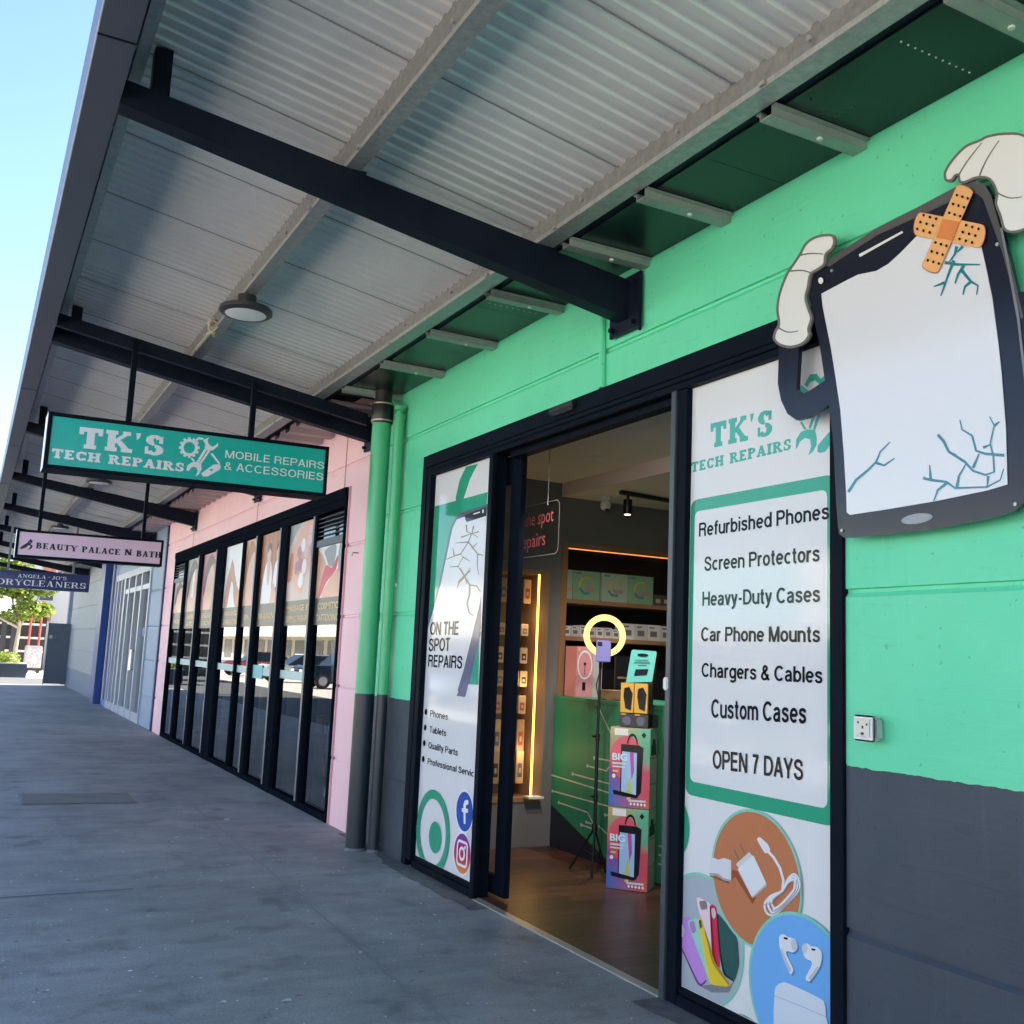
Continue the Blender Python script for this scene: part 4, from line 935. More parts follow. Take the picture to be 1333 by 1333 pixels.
for tx, l, r_, tp in (('Refurbished Phones', rA(213, 1327), rA(1118, 1202), rA(213, 1232)),
                      ('Screen Protectors', rB(250, 338), rB(1052, 270), rB(250, 240)),
                      ('Heavy-Duty Cases', rB(237, 580), rB(1055, 552), rB(237, 482)),
                      ('Car Phone Mounts', rB(228, 825), rB(1055, 832), rB(228, 728)),
                      ('Chargers & Cables', rB(232, 1072), rB(1072, 1118), rB(232, 975)),
                      ('Custom Cases', (926, 934), (1050, 942), (926, 910)), ('OPEN 7 DAYS', (928, 1000), (1046, 1016), (928, 976))):
    A.text(tx, l, r_, tp, BLACKINK, bold=.030)
def disc(a, b, c, name, m, rim=.012):
    c0, rr = circ3(A.uv(a), A.uv(b), A.uv(c))
    A.add(name+'_rim', [ell(c0, rr+rim, rr+rim, 64)], mat('mint_rim_ink', (.22, .58, .46), .06), px=False); A.add(name, [ell(c0, rr, rr, 64)], m, px=False); return c0, rr
A.add('green_ring', ringpolys(circ3(A.uv((886, 1036)), A.uv(rC(168, 180)), A.uv(rC(105, 385)))[0], circ3(A.uv((886, 1036)), A.uv(rC(168, 180)), A.uv(rC(105, 385)))[1]-.05, circ3(A.uv((886, 1036)), A.uv(rC(168, 180)), A.uv(rC(105, 385)))[1], 64), GREENINK, px=False)
c0, rr = circ3(A.uv(rC(440, 1268)), A.uv(rC(385, 1275)), A.uv(rC(560, 1330))); A.add('green_ring', ringpolys(c0, max(rr-.05, .01), rr, 64), GREENINK, px=False)
# grey disc with phone covers
disc(rC(190, 472), rC(474, 930), rC(330, 1222), 'picture_disc', mat('print_grey_blue', (.40, .44, .50), .06, coat=.5))
GLOSSY = dict(rough=.08, spec=.25)
def soften(pts, k=.2):
    P = []; n = len(pts)
    for i in range(n):
        a, b, c = np.array(pts[i-1], float), np.array(pts[i], float), np.array(pts[(i+1) % n], float)
        for t_ in (0, .5, 1): P.append(tuple((b+(a-b)*k)*(1-t_)**2+2*b*t_*(1-t_)+(b+(c-b)*k)*t_*t_))
    return P
def pa(name, pts, col, conv=rC): A.add(name, [[conv(*q) for q in (soften(pts, .06 if ('charger' in name or 'adaptor' in name or 'shadow' in name) else .22))]], mat('print_'+name, col, **GLOSSY))
pa('cover_shadow', [(230, 1112), (290, 1105), (400, 1115), (430, 1080), (470, 1000), (400, 1150), (300, 1150)], (.20, .21, .22))
pa('pink_cover', [(210, 605), (222, 598), (300, 640), (340, 1000), (330, 1010), (300, 900), (230, 700)], (.80, .60, .66))
pa('red_cover', [(288, 650), (305, 640), (330, 660), (350, 1000), (340, 1010), (300, 930)], (.62, .03, .08))
pa('violet_cover', [(92, 755), (110, 740), (160, 708), (185, 725), (272, 1085), (240, 1118), (215, 1100), (95, 830)], (.52, .25, .66))
pa('mint_cover', [(155, 740), (210, 715), (225, 740), (272, 900), (280, 1060), (262, 1020)], (.30, .62, .52))
pa('yellow_cover', [(218, 725), (240, 715), (258, 790), (310, 980), (405, 1105), (390, 1118), (290, 1105), (262, 960)], (.75, .55, .04))
pa('dark_green_cover', [(328, 690), (345, 700), (450, 830), (462, 990), (432, 1090), (370, 1050), (345, 930)], (.035, .10, .09))
pa('violet_edge', [(215, 1100), (240, 1118), (272, 1085), (268, 1075), (240, 1102), (222, 1090), (110, 850), (100, 845)], (.16, .07, .24))
pa('red_edge', [(288, 650), (296, 648), (318, 940), (340, 1008), (330, 1004), (302, 935)], (.30, .01, .03))
pa('yellow_edge', [(258, 790), (266, 800), (318, 975), (405, 1100), (398, 1108), (304, 985)], (.40, .26, .02))
pa('green_edge', [(328, 690), (336, 700), (356, 930), (378, 1040), (432, 1082), (430, 1090), (368, 1050), (345, 930)], (.012, .04, .035))
pa('red_hole', [(298, 665), (318, 660), (328, 700), (318, 725), (304, 715)], (.55, .50, .48))
pa('mint_hole', [(172, 745), (198, 735), (212, 790), (200, 810), (184, 800)], (.42, .22, .50))
pa('yellow_hole', [(226, 732), (240, 728), (246, 770), (236, 785)], (.10, .08, .03))
pa('cover_hole', [(98, 762), (130, 752), (148, 790), (138, 832), (108, 815)], (.50, .52, .56))
pa('cover_hole_small', [(228, 622), (268, 618), (275, 668), (240, 672)], (.25, .22, .20))
# orange disc with charger
disc(rC(440, 125), rC(815, 560), rC(530, 872), 'picture_disc', mat('print_orange_brown', (.50, .185, .085), **GLOSSY))
pa('print_shadow', [(290, 470), (410, 508), (420, 440), (470, 450), (560, 600), (540, 640), (440, 480), (400, 520), (295, 480)], (.30, .08, .03))
W2 = (.72, .73, .76)
pa('white_adaptor', [(292, 370), (320, 372), (340, 382), (375, 372), (415, 385), (416, 500), (372, 488), (340, 462), (292, 458)], (.66, .66, .70))
pa('charger_top', [(443, 408), (520, 338), (542, 362), (462, 430)], (.58, .62, .58))
pa('white_charger', [(455, 432), (545, 355), (620, 520), (535, 598)], W2)
pa('charger_side', [(535, 598), (620, 520), (623, 530), (540, 606), (452, 440), (455, 432)], (.46, .46, .50))
pa('adaptor_side', [(292, 458), (340, 462), (372, 488), (416, 500), (414, 510), (370, 500), (338, 474), (292, 470)], (.36, .36, .40))
A.add('charger_pin', [[rC(*q) for q in line] for pl in ([(433, 322), (464, 385)], [(470, 292), (497, 352)]) for line in line_poly(pl, 7)], mat('print_pin', (.20, .16, .14), .1))
pa('cable_plug', [(565, 262), (580, 250), (592, 258), (630, 292), (645, 325), (632, 345), (610, 342), (585, 300)], W2)
A.add('cable_print', [[rC(*q) for q in p] for p in line_poly([(632, 335), (665, 370), (700, 430), (720, 500), (715, 555)], 15)], mat('print_cable_white', W2, **GLOSSY))
for k, off in enumerate((0, 22, 44)):
    lp = [(612+off*.9, 640-off*.2), (625+off, 690-off*.55), (665, 700-off*.7), (720-off*.2, 650-off*.3), (805-off*.6, 560), (810-off*.5, 500+off*.5), (785, 465+off*.7), (750-off*.1, 490+off*.5), (715, 560), (650+off*.3, 590+off*.2), (612+off*.9, 640-off*.2)]
    A.add('cable_loop_shadow', [[rC(q[0]+3, q[1]+5) for q in p] for p in line_poly(smooth_poly(lp[:-1], 4)+[lp[0]], 15)], mat('print_cable_grey', (.34, .33, .36), **GLOSSY))
    A.add('cable_loop', [[rC(*q) for q in p] for p in line_poly(smooth_poly(lp[:-1], 4)+[lp[0]], 12)], mat('print_cable_white', W2, **GLOSSY))
# blue disc with earphones
disc(rC(715, 705), rC(535, 985), rC(995, 840), 'picture_disc', mat('print_sky_blue', (.16, .40, .78), **GLOSSY))
for nm, pts in (('earphone', [(697, 840), (700, 822), (722, 812), (750, 828), (785, 838), (803, 870), (800, 900), (775, 918), (745, 910), (740, 930), (778, 1010), (775, 1032), (757, 1036), (705, 905)]),
                ('earphone', [(832, 900), (838, 872), (862, 866), (885, 882), (920, 888), (944, 920), (942, 970), (928, 1010), (880, 1080), (865, 1082), (852, 1062), (890, 980), (850, 950)]),
                ('earphone_case', [(672, 1180), (678, 1120), (715, 1092), (760, 1100), (930, 1180), (962, 1215), (970, 1290), (975, 1420), (700, 1420), (668, 1300)])):
    c = W2 if nm != 'earphone_case' else (.62, .68, .76)
    A.add(nm+'_shadow', [[rC(q[0]+10, q[1]+10) for q in smooth_poly(pts, 3)]], mat('print_shadow_blue', (.08, .22, .46), **GLOSSY))
    A.add(nm, [[rC(*q) for q in smooth_poly(pts, 3)]], mat('print_'+nm, c, **GLOSSY))
A.add('earphone_tip', [[rC(*q) for q in smooth_poly(p, 3)] for p in ([(768, 850), (785, 840), (802, 870), (798, 900), (778, 905), (770, 880)], [(834, 895), (840, 872), (858, 868), (862, 900), (850, 925), (838, 920)])], mat('print_tip_grey', (.55, .57, .62), **GLOSSY))
A.add('earphone_stem_shade', [[rC(*q) for q in p] for p in ([(705, 900), (715, 898), (768, 1020), (757, 1036)], [(928, 1005), (918, 1000), (868, 1066), (880, 1080)])], mat('print_stem_grey', (.50, .53, .60), **GLOSSY))
A.add('case_line', [[rC(*q) for q in p] for p in line_poly([(674, 1168), (820, 1225), (968, 1288)], 4)], mat('print_line', (.35, .42, .52), .1))
A.add('earphone_grille', [[rC(*q) for q in p] for p in ([(725, 828), (750, 832), (748, 845), (728, 840)], [(885, 893), (912, 897), (908, 908), (888, 905)])], BLACKINK)

# ---- left panel
P2 = panel(5.984, 6.961, .081, 2.839)
A = Art(P2, XP, (5.988, 6.957, .085, 2.835))
lA, lB, lC, lD = Z(500, 580, 7.406), Z(520, 740, 8.33), Z(520, 900, 8.33), Z(520, 1020, 8.33)
A.add('green_ground', [[lA(470, 592), lA(1000, 448), lB(885, 0), lB(858, 1262), lB(755, 1255), lB(300, 600), lB(300, 0)]], GREENINK)
A.add('green_arc', [[lA(790, 205), lA(905, 175), lA(830, 320), lA(770, 505), lA(720, 590), lA(700, 640), lA(690, 500), lA(730, 330)]], GREENINK)
A.add('phone_outline', [[lA(1000, 562), lA(720, 655), lA(675, 720), lA(640, 800), lA(530, 1333), lB(300, 640), lB(300, 1000), lB(640, 1333), lC(620, 48), lC(710, 62), lB(885, 640), lB(888, 0)]], mat('print_slate', (.13, .14, .20), **GLOSSY))
A.add('phone_screen', [[lA(985, 680), lA(760, 690), lA(700, 715), lA(660, 800), lA(548, 1333), lB(305, 665), lB(295, 1000), lB(290, 1333), lC(560, 46), lC(612, 48), lB(700, 1090), lB(870, 395), lB(895, 250), lB(905, 0)]], mat('print_screen_white', (.70, .71, .74), **GLOSSY))
A.add('phone_notch', [[lA(780, 672), lA(985, 590), lA(985, 678), lA(800, 738), lA(785, 720)]], mat('print_notch', (.045, .05, .06), **GLOSSY))
A.add('phone_speaker', [[lA(862, 655), lA(925, 635), lA(925, 648), lA(862, 668)], [lA(948, 620), lA(962, 615), lA(962, 648), lA(948, 652)]], WHITEINK)
A.add('phone_edge', [[lB(870, 640), lB(885, 700), lC(718, 50), lC(662, 55)]], mat('print_violet_slate', (.14, .13, .26), **GLOSSY))
CRK = mat('print_crack_brown', (.20, .15, .08), .2)
cr = [[(795, 765), (800, 830), (845, 850), (815, 930), (740, 1045), (765, 1075), (715, 1165), (780, 1265), (800, 1333)], [(865, 775), (850, 850), (910, 885)], [(745, 885), (845, 850)], [(915, 830), (850, 850)], [(815, 930), (905, 1045), (900, 1160), (915, 1245)], [(905, 1045), (960, 1060)], [(765, 1075), (830, 1115)], [(740, 1045), (680, 1065), (595, 1100)], [(680, 1065), (665, 990)], [(715, 1165), (630, 1170)], [(780, 1265), (720, 1330)], [(850, 990), (900, 940)], [(780, 1265), (835, 1180)], [(815, 930), (690, 940)]]
P = [[lA(*q) for q in p] for c in cr for p in line_poly(c, 13, 6)]
cr2 = [[(660, 0), (705, 80), (765, 180), (760, 290), (735, 380), (760, 485), (805, 510)], [(705, 80), (650, 140), (630, 210)], [(765, 180), (840, 190), (880, 250)], [(705, 80), (780, 20)]]
P += [[lB(*q) for q in p] for c in cr2 for p in line_poly(c, 16, 7)]
A.add('crack', P, CRK)
A.text('ON THE', lB(332, 722), lB(640, 720), lB(332, 582), BLACKINK, bold=.030)
A.text('SPOT', lB(318, 898), lB(545, 895), lB(318, 760), BLACKINK, bold=.030)
A.text('REPAIRS', lB(312, 1065), lB(682, 1088), lB(312, 935), BLACKINK, bold=.030)
for tx, l, r_, tp, bl in (('Phones', (335, 270), (525, 312), (335, 200), (290, 222)), ('Tablets', (330, 445), (508, 490), (330, 375), (282, 392)), ('Quality Parts', (316, 615), (635, 700), (318, 545), (273, 562)), ('Professional Service', (310, 790), (850, 940), (312, 722), (262, 733))):
    A.text(tx, lC(*l), lC(*r_), lC(*tp), BLACKINK, bold=.02)
    b = A.uv(lC(*bl)); A.add('bullet', [ell(b, .022, .022, 16)], BLACKINK, px=False)
c0, rr = circ3(A.uv(lD(360, 65)), A.uv(lD(550, 540)), A.uv(lD(190, 500))); A.add('green_ring', ringpolys(c0, rr-.062, rr, 64), GREENINK, px=False)
c1 = A.uv(lD(392, 583)); A.add('green_dot', [ell(c1, .105, .105)], GREENINK, px=False)
FBB = mat('print_royal_blue', (.03, .085, .42), **GLOSSY)
c0 = A.uv(lD(712, 303)); A.add('social_badge_rim', [ell(c0, .138, .138)], WHITEINK, px=False); A.add('social_badge', [ell(c0, .125, .125)], FBB, px=False)
A.add('badge_letter', [[lD(*q) for q in [(705, 435), (702, 312), (685, 305), (685, 265), (702, 268), (702, 225), (715, 185), (740, 175), (755, 185), (755, 225), (735, 228), (728, 245), (727, 270), (752, 275), (750, 318), (725, 315), (724, 440)]]], WHITEINK)
c0 = A.uv(lD(688, 760))
def gradient_ink():
    m = bpy.data.materials.new('print_sunset_badge'); m.use_nodes = True; n = m.node_tree.nodes; l = m.node_tree.links; b = n['Principled BSDF']
    tc = n.new('ShaderNodeTexCoord'); se = n.new('ShaderNodeSeparateXYZ'); l.new(tc.outputs['Generated'], se.inputs[0])
    cr_ = n.new('ShaderNodeValToRGB'); e = cr_.color_ramp.elements; e[0].position = .05; e[0].color = (.75, .25, .05, 1); e[1].position = 1; e[1].color = (.10, .05, .35, 1)
    x = e.new(.35); x.color = (.62, .03, .08, 1); x = e.new(.7); x.color = (.40, .02, .22, 1)
    l.new(se.outputs[2], cr_.inputs[0]); l.new(cr_.outputs[0], b.inputs['Base Color']); b.inputs['Roughness'].default_value = .06; return m
A.add('social_badge_rim', [ell(c0, .138, .138)], WHITEINK, px=False); A.add('social_badge', [ell(c0, .125, .125)], gradient_ink(), px=False)
o_ = rrect(c0[0]-.082, c0[0]+.082, c0[1]-.082, c0[1]+.082, .035); i_ = rrect(c0[0]-.066, c0[0]+.066, c0[1]-.066, c0[1]+.066, .024); k = len(o_)
A.add('camera_mark', [[o_[i], o_[(i+1) % k], i_[(i+1) % k], i_[i]] for i in range(k)]+ringpolys(c0, .027, .045, 28)+[ell((c0[0]-.043, c0[1]+.045), .011, .011, 12)], WHITEINK, px=False)

# =================================================================== PHONE SHAPED CUT-OUT BOARD (mascot's face left out, gloved hands kept as plain shapes)
XB = -.075
bA, bB = Z(983, 150, 3.8086), Z(983, 420, 3.8086)
PH = thing('cutout_sign', 'large phone shaped cut-out board with a cracked pale screen and crossed sticking plaster', 'sign', tuple(fp(*bB(800, 900), XB)))
def plate(name, pts, m, x, th, parent=PH, smooth=False):
    q = [fp(p[0], p[1], x) for p in (smooth_poly(pts, 5) if smooth else pts)]
    return MB().poly(q, (th, 0, 0)).build(name, m, parent)
def merge(a, b): return a+b
PHB = mat('board_navy_black_print', (.013, .014, .026), .2, spec=.35); PHRIM = mat('board_grey_rim_print', (.085, .08, .082), .2, coat=.4); PHS = mat('board_screen_print', (.70, .70, .73), .16, coat=.4)
body = [bA(340, 735), bA(470, 645), bA(600, 560), bA(700, 508), bA(800, 458), bA(1000, 352), bA(1060, 328), bA(1095, 325), bA(1140, 345), bA(1170, 400), bA(1215, 540), bA(1262, 720), bA(1300, 880), bA(1400, 860), bB(1440, 100), bB(1420, 600), bB(1395, 840), bB(1333, 892), bB(1290, 930), bB(1200, 960), bB(900, 1020), bB(600, 1055), bB(440, 1066), bB(415, 1045), bB(402, 900), bB(388, 600), bB(365, 408), bB(330, 430), bB(262, 470), bB(205, 484), bB(160, 452), bB(128, 385), bB(112, 300), bB(118, 120), bA(125, 1090), bA(215, 1080), bB(215, 150), bB(205, 330), bB(228, 357), bB(270, 337), bB(345, 287), bB(330, 180), bA(318, 1130), bA(290, 1005), bA(268, 900), bA(285, 800)]
plate('phone_board', body, PHB, XB, .02)
rim = [bA(340, 735), bA(470, 645), bA(600, 560), bA(800, 458), bA(1000, 352), bA(1060, 328), bA(1095, 325), bA(1140, 345), bA(1170, 400), bA(1262, 720), bA(1330, 1000), bA(1318, 1010), bA(1225, 680), bA(1130, 415), bA(1100, 388), bA(1050, 390), bA(830, 492), bA(610, 592), bA(480, 675), bA(365, 752)]
plate('rim_band', rim, PHRIM, XB-.002, .0015)
plate('rim_line', [bA(1215, 560), bA(1225, 555), bA(1310, 1000), bB(1345, 300), bB(1335, 300), bA(1298, 1010)], mat('board_rim_light_print', (.20, .20, .22), .2), XB-.0035, .001)
screen = [bA(328, 885), bA(450, 820), bA(510, 790), bA(600, 772), bA(660, 737), bA(720, 682), bA(800, 600), bA(900, 580), bA(1000, 575), bA(1108, 600), bA(1140, 735), bA(1175, 905), bA(1205, 1130), bB(1222, 263), bB(1242, 520), bB(1250, 802), bB(1150, 832), bB(900, 884), bB(650, 926), bB(470, 953), bB(454, 940), bB(452, 860), bB(440, 650), bB(422, 430), bB(400, 280), bA(375, 1150), bA(355, 1050), bA(335, 950)]
plate('phone_screen', screen, PHS, XB-.004, .0025)
plate('speaker_slot', [bA(514, 690), bA(728, 574), bA(733, 582), bA(519, 703)], WHITEPL, XB-.003, .001)
cq = bA(325, 820)
plate('camera_rim', [(cq[0]+5.2*math.cos(a), cq[1]+6.5*math.sin(a)) for a in np.linspace(0, 2*math.pi, 20)[:-1]], BLACKINK, XB-.003, .001)
plate('camera_dot', [(cq[0]+3.2*math.cos(a), cq[1]+4.2*math.sin(a)) for a in np.linspace(0, 2*math.pi, 20)[:-1]], WHITEPL, XB-.0045, .001)
cq = bB(802, 972)
plate('home_button', [(cq[0]+20.5*math.cos(a)*.99+6*math.sin(a)*.14, cq[1]+6.4*math.sin(a)-3.0*math.cos(a)) for a in np.linspace(0, 2*math.pi, 36)[:-1]], mat('board_button_print', (.22, .23, .26), .2, coat=.4), XB-.003, .001)
CRT = mat('board_teal_crack_print', (.02, .20, .24), .2, coat=.3)
def cracks(conv, L, w0=16, w1=5):
    mb = MB()
    for k, c in enumerate(L):
        for p in line_poly(c, w0, w1): mb.poly([tuple(fp(*conv(*q), XB-.0055-.0001*(k % 6))) for q in p])
    mb.build('crack', CRT, PH)
cracks(bA, [[(1000, 650), (990, 690), (960, 730)], [(1030, 650), (1000, 680)], [(940, 730), (1000, 740), (1060, 740), (1115, 740)], [(985, 720), (965, 770), (940, 840), (920, 895)], [(940, 830), (885, 850)], [(1035, 745), (1005, 790), (990, 835)], [(1025, 770), (1070, 825), (1105, 845), (1098, 890)], [(1070, 825), (1040, 850), (1030, 890)]], 17, 6)
cracks(bB, [[(462, 840), (500, 780), (560, 730), (600, 690), (620, 640), (668, 592)], [(600, 695), (640, 708), (692, 672)], [(905, 555), (935, 590), (960, 640), (1040, 690), (1080, 735), (1140, 755), (1185, 740), (1180, 660), (1165, 600), (1185, 510), (1162, 465)], [(1185, 512), (1212, 490)], [(1235, 658), (1140, 650), (1095, 635), (1075, 560), (1025, 530), (1015, 482)], [(1130, 620), (1165, 605)], [(832, 770), (870, 780), (950, 790), (990, 820), (1150, 815), (1215, 780), (1232, 725)], [(870, 775), (865, 705)], [(950, 795), (905, 830), (885, 885)], [(1000, 815), (1010, 760), (1045, 700)], [(1155, 760), (1150, 815)], [(1080, 720), (1110, 650)], [(980, 650), (1040, 695)]], 15, 6)
for bx_, by_ in ((bA(380, 770), 0), (bA(1200, 640), 0), (bB(430, 1030), 0), (bB(1290, 900), 0)):
    q = fp(*bx_, XB-.004); MB().tube([(XB-.001, q[1], q[2]), (XB-.006, q[1], q[2])], .006, 10).build('screw_head', GALV, PH)
# plaster
PLA = mat('board_plaster_print', (.80, .40, .15), .25, coat=.3); PAD = mat('board_plaster_pad_print', (.68, .22, .07), .25); PLL = mat('board_plaster_line_print', (.30, .10, .04), .3)
def strip(c0, c1, w, x, nm):
    c0 = np.array(c0, float); c1 = np.array(c1, float); d = (c1-c0)/np.hypot(*(c1-c0)); n_ = np.array([-d[1], d[0]]); P = []
    for c, s in ((c1, 1), (c0, -1)):
        for a in np.linspace(-1, 1, 11):
            an = a*math.pi/2; P.append(tuple(c+s*(d*(math.cos(an)**.6)*w*.30+n_*math.sin(an)*w/2)))
    plate(nm+'_edge', [bA(*(np.array(p)+(np.array(p)-(c0+c1)/2)*.018)) for p in P], PLL, x+.0006, .001); plate(nm, [bA(*p) for p in P], PLA, x, .0015); return d, n_
d1 = strip((825, 542), (1102, 597), 118, XB-.010, 'plaster_strip'); d2 = strip((1035, 378), (872, 748), 86, XB-.0125, 'plaster_strip')
plate('plaster_pad', [bA(930, 513), bA(1011, 527), bA(978, 622), bA(897, 606)], PAD, XB-.0145, .001)
dm = MB()
for (cx, cy, dx) in ((850, 538, 1), (1060, 588, 1)):
    for i in (-1, 0, 1):
        for j_ in (-1, 0, 1):
            q = np.array((cx, cy))+np.array((31, 9))*i+np.array((-16, 34))*j_; q = bA(*q)
            dm.poly([tuple(fp(q[0]+1.7*math.cos(a), q[1]+2.0*math.sin(a), XB-.0128)) for a in np.linspace(0, 2*math.pi, 9)[:-1]])
for (cx, cy) in ((1008, 448), (902, 683)):
    for i in (-1, 0, 1):
        for j_ in (-1, 0, 1):
            q = np.array((cx, cy))+np.array((27, 8))*i+np.array((-19, 44))*j_; q = bA(*q)
            dm.poly([tuple(fp(q[0]+1.7*math.cos(a), q[1]+2.0*math.sin(a), XB-.0150)) for a in np.linspace(0, 2*math.pi, 9)[:-1]])
dm.build('plaster_hole', BLACKINK, PH)
# plain pale scalloped shapes in the outline of the mascot's gloved hands
LOBE = mat('board_offwhite_print', (.72, .715, .70), .25, coat=.3); LOBR = mat('board_taupe_rim_print', (.14, .13, .115), .3)
def corner(pts, lines):
    c = np.mean(np.array(pts), 0); plate('hand_rim', [bA(*p) for p in smooth_poly(pts, 4)], LOBR, XB-.012, .010)
    ins = []
    P = smooth_poly(pts, 4); k = len(P)
    for i in range(k):
        a, b = np.array(P[i-1]), np.array(P[(i+1) % k]); t_ = (b-a)/(np.hypot(*(b-a)) or 1); n_ = np.array([-t_[1], t_[0]]); ins.append(tuple(np.array(P[i])+n_*13))
    plate('hand_shape', [bA(*p) for p in ins], LOBE, XB-.0145, .002)
    mb = MB()
    for L in lines:
        for p in line_poly(smooth_poly(L, 4)[:-4], 9, 5): mb.poly([tuple(fp(*bA(*q), XB-.0152)) for q in p])
    mb.build('hand_line', LOBR, PH)
corner([(350, 588), (385, 592), (398, 625), (385, 665), (355, 692), (348, 740), (320, 765), (280, 792), (268, 850), (256, 905), (270, 960), (284, 1005), (270, 1060), (274, 1092), (240, 1135), (180, 1155), (120, 1143), (88, 1110), (95, 1068), (112, 1035), (104, 960), (116, 880), (150, 790), (185, 735), (215, 690), (250, 630), (300, 598)],
       [[(225, 695), (280, 685), (340, 690)], [(175, 775), (240, 770), (285, 790)], [(110, 1045), (160, 1075), (215, 1065)]])
corner([(935, 305), (940, 270), (980, 210), (1040, 150), (1110, 120), (1150, 100), (1230, 86), (1333, 95), (1420, 180), (1440, 400), (1400, 530), (1333, 572), (1270, 585), (1230, 565), (1210, 500), (1188, 440), (1192, 385), (1160, 322), (1100, 315), (1040, 338), (1010, 332), (1000, 300), (975, 328), (945, 328)],
       [[(1010, 300), (1050, 230), (1130, 130)], [(1115, 300), (1150, 215), (1215, 120)], [(1200, 380), (1260, 410), (1325, 400)]])

# =================================================================== INSIDE THE GREEN SHOP
CGREEN = mat('counter_green_laminate', (.022, .23, .125), .55, var=.04); CNAVY = mat('counter_navy_laminate', (.012, .017, .035), .4)
CT = thing('shop_counter', 'dark green shop counter with pale circuit line pattern', 'counter', (1.7, 6, 0))
def cq(px, py): q = fp(px, py, 1.40); return (1.3985, q[1], q[2])
box(1.402, 2.1, 3.6, 7.41, .0, 1.185).build('counter_body', CNAVY, CT)
box(1.395, 2.12, 3.6, 7.412, 1.187, 1.215).build('counter_top', CGREEN, CT)
MB().poly([(1.3985, 7.405, 1.186), (1.3985, 7.405, .335), cq(788, 1130)[0:1]+(6.45, .02), (1.3985, 3.6, .02), (1.3985, 3.6, 1.186)], (.003, 0, 0)).build('front_panel', CGREEN, CT)
q4 = Z(640, 920, 5.127); q3 = Z(640, 740, 5.127)
cm = MB(); CIR = [[(697, -30), (797, 185)], [(685, 342), (800, 362)], [(640, 395), (765, 428), (800, 385)], [(540, 448), (800, 518)], [(375, 448), (800, 580)], [(405, 562), (790, 668)], [(448, 640), (640, 705), (675, 775)], [(632, 770), (720, 800), (770, 850)], [(598, 788), (700, 825)], [(757, 722), (800, 730)]]
for k, L in enumerate(CIR):
    pts = [fp(*q4(*p), 1.3955) for p in L]
    L2 = [(p[1], p[2]) for p in pts]
    for pl in line_poly(L2, .011): cm.poly([(1.3965-.0001*k, a, b) for a, b in pl])
    cm.poly([(1.3955-.0001*k, L2[0][0]+.014*math.cos(a), L2[0][1]+.014*math.sin(a)) for a in np.linspace(0, 2*math.pi, 13)[:-1]])
for z, yy in ((.27, 5.95), (.21, 5.95), (.15, 5.95)): cm.poly([(1.396, 5.6, z-.005), (1.396, 5.92, z-.005), (1.396, 5.92, z+.005), (1.396, 5.6, z+.005)])
cm.build('circuit_line', mat('pale_line_vinyl', (.55, .58, .55), .4), CT)
# boxes of speakers
def spk_mat():
    m = bpy.data.materials.new('speaker_box_print'); m.use_nodes = True; n = m.node_tree.nodes; l = m.node_tree.links; b = n['Principled BSDF']
    tc = n.new('ShaderNodeTexCoord'); se = n.new('ShaderNodeSeparateXYZ'); l.new(tc.outputs['Generated'], se.inputs[0])
    def ramp(stops):
        r = n.new('ShaderNodeValToRGB'); e = r.color_ramp.elements; e[0].position, e[0].color = stops[0][0], (*stops[0][1], 1); e[1].position, e[1].color = stops[-1][0], (*stops[-1][1], 1)
        for p, c in stops[1:-1]: x = e.new(p); x.color = (*c, 1)
        return r
    lft = ramp([(0, (.02, .13, .50)), (.22, (.02, .12, .50)), (.45, (.22, .03, .30)), (.65, (.55, .07, .12)), (.85, (.30, .28, .16)), (1, (.55, .34, .10))])
    rgt = ramp([(0, (.62, .08, .04)), (.2, (.55, .04, .06)), (.45, (.50, .05, .08)), (.6, (.06, .35, .22)), (1, (.05, .42, .26))])
    l.new(se.outputs[2], lft.inputs[0]); l.new(se.outputs[2], rgt.inputs[0])
    mx = n.new('ShaderNodeMix'); mx.data_type = 'RGBA'; l.new(se.outputs[0], mx.inputs['Factor'])
    l.new(lft.outputs[0], mx.inputs['A']); l.new(rgt.outputs[0], mx.inputs['B']); l.new(mx.outputs['Result'], b.inputs['Base Color']); b.inputs['Roughness'].default_value = .25; return m
SPM = spk_mat(); CARD = mat('grey_carton', (.34, .30, .27), .7); CARDW = mat('white_carton_print', (.7, .7, .7), .4)
AX = np.array([.183, -.213]); AX = AX/np.hypot(*AX); AYV = np.array([-AX[1], AX[0]])      # along the front, into the box
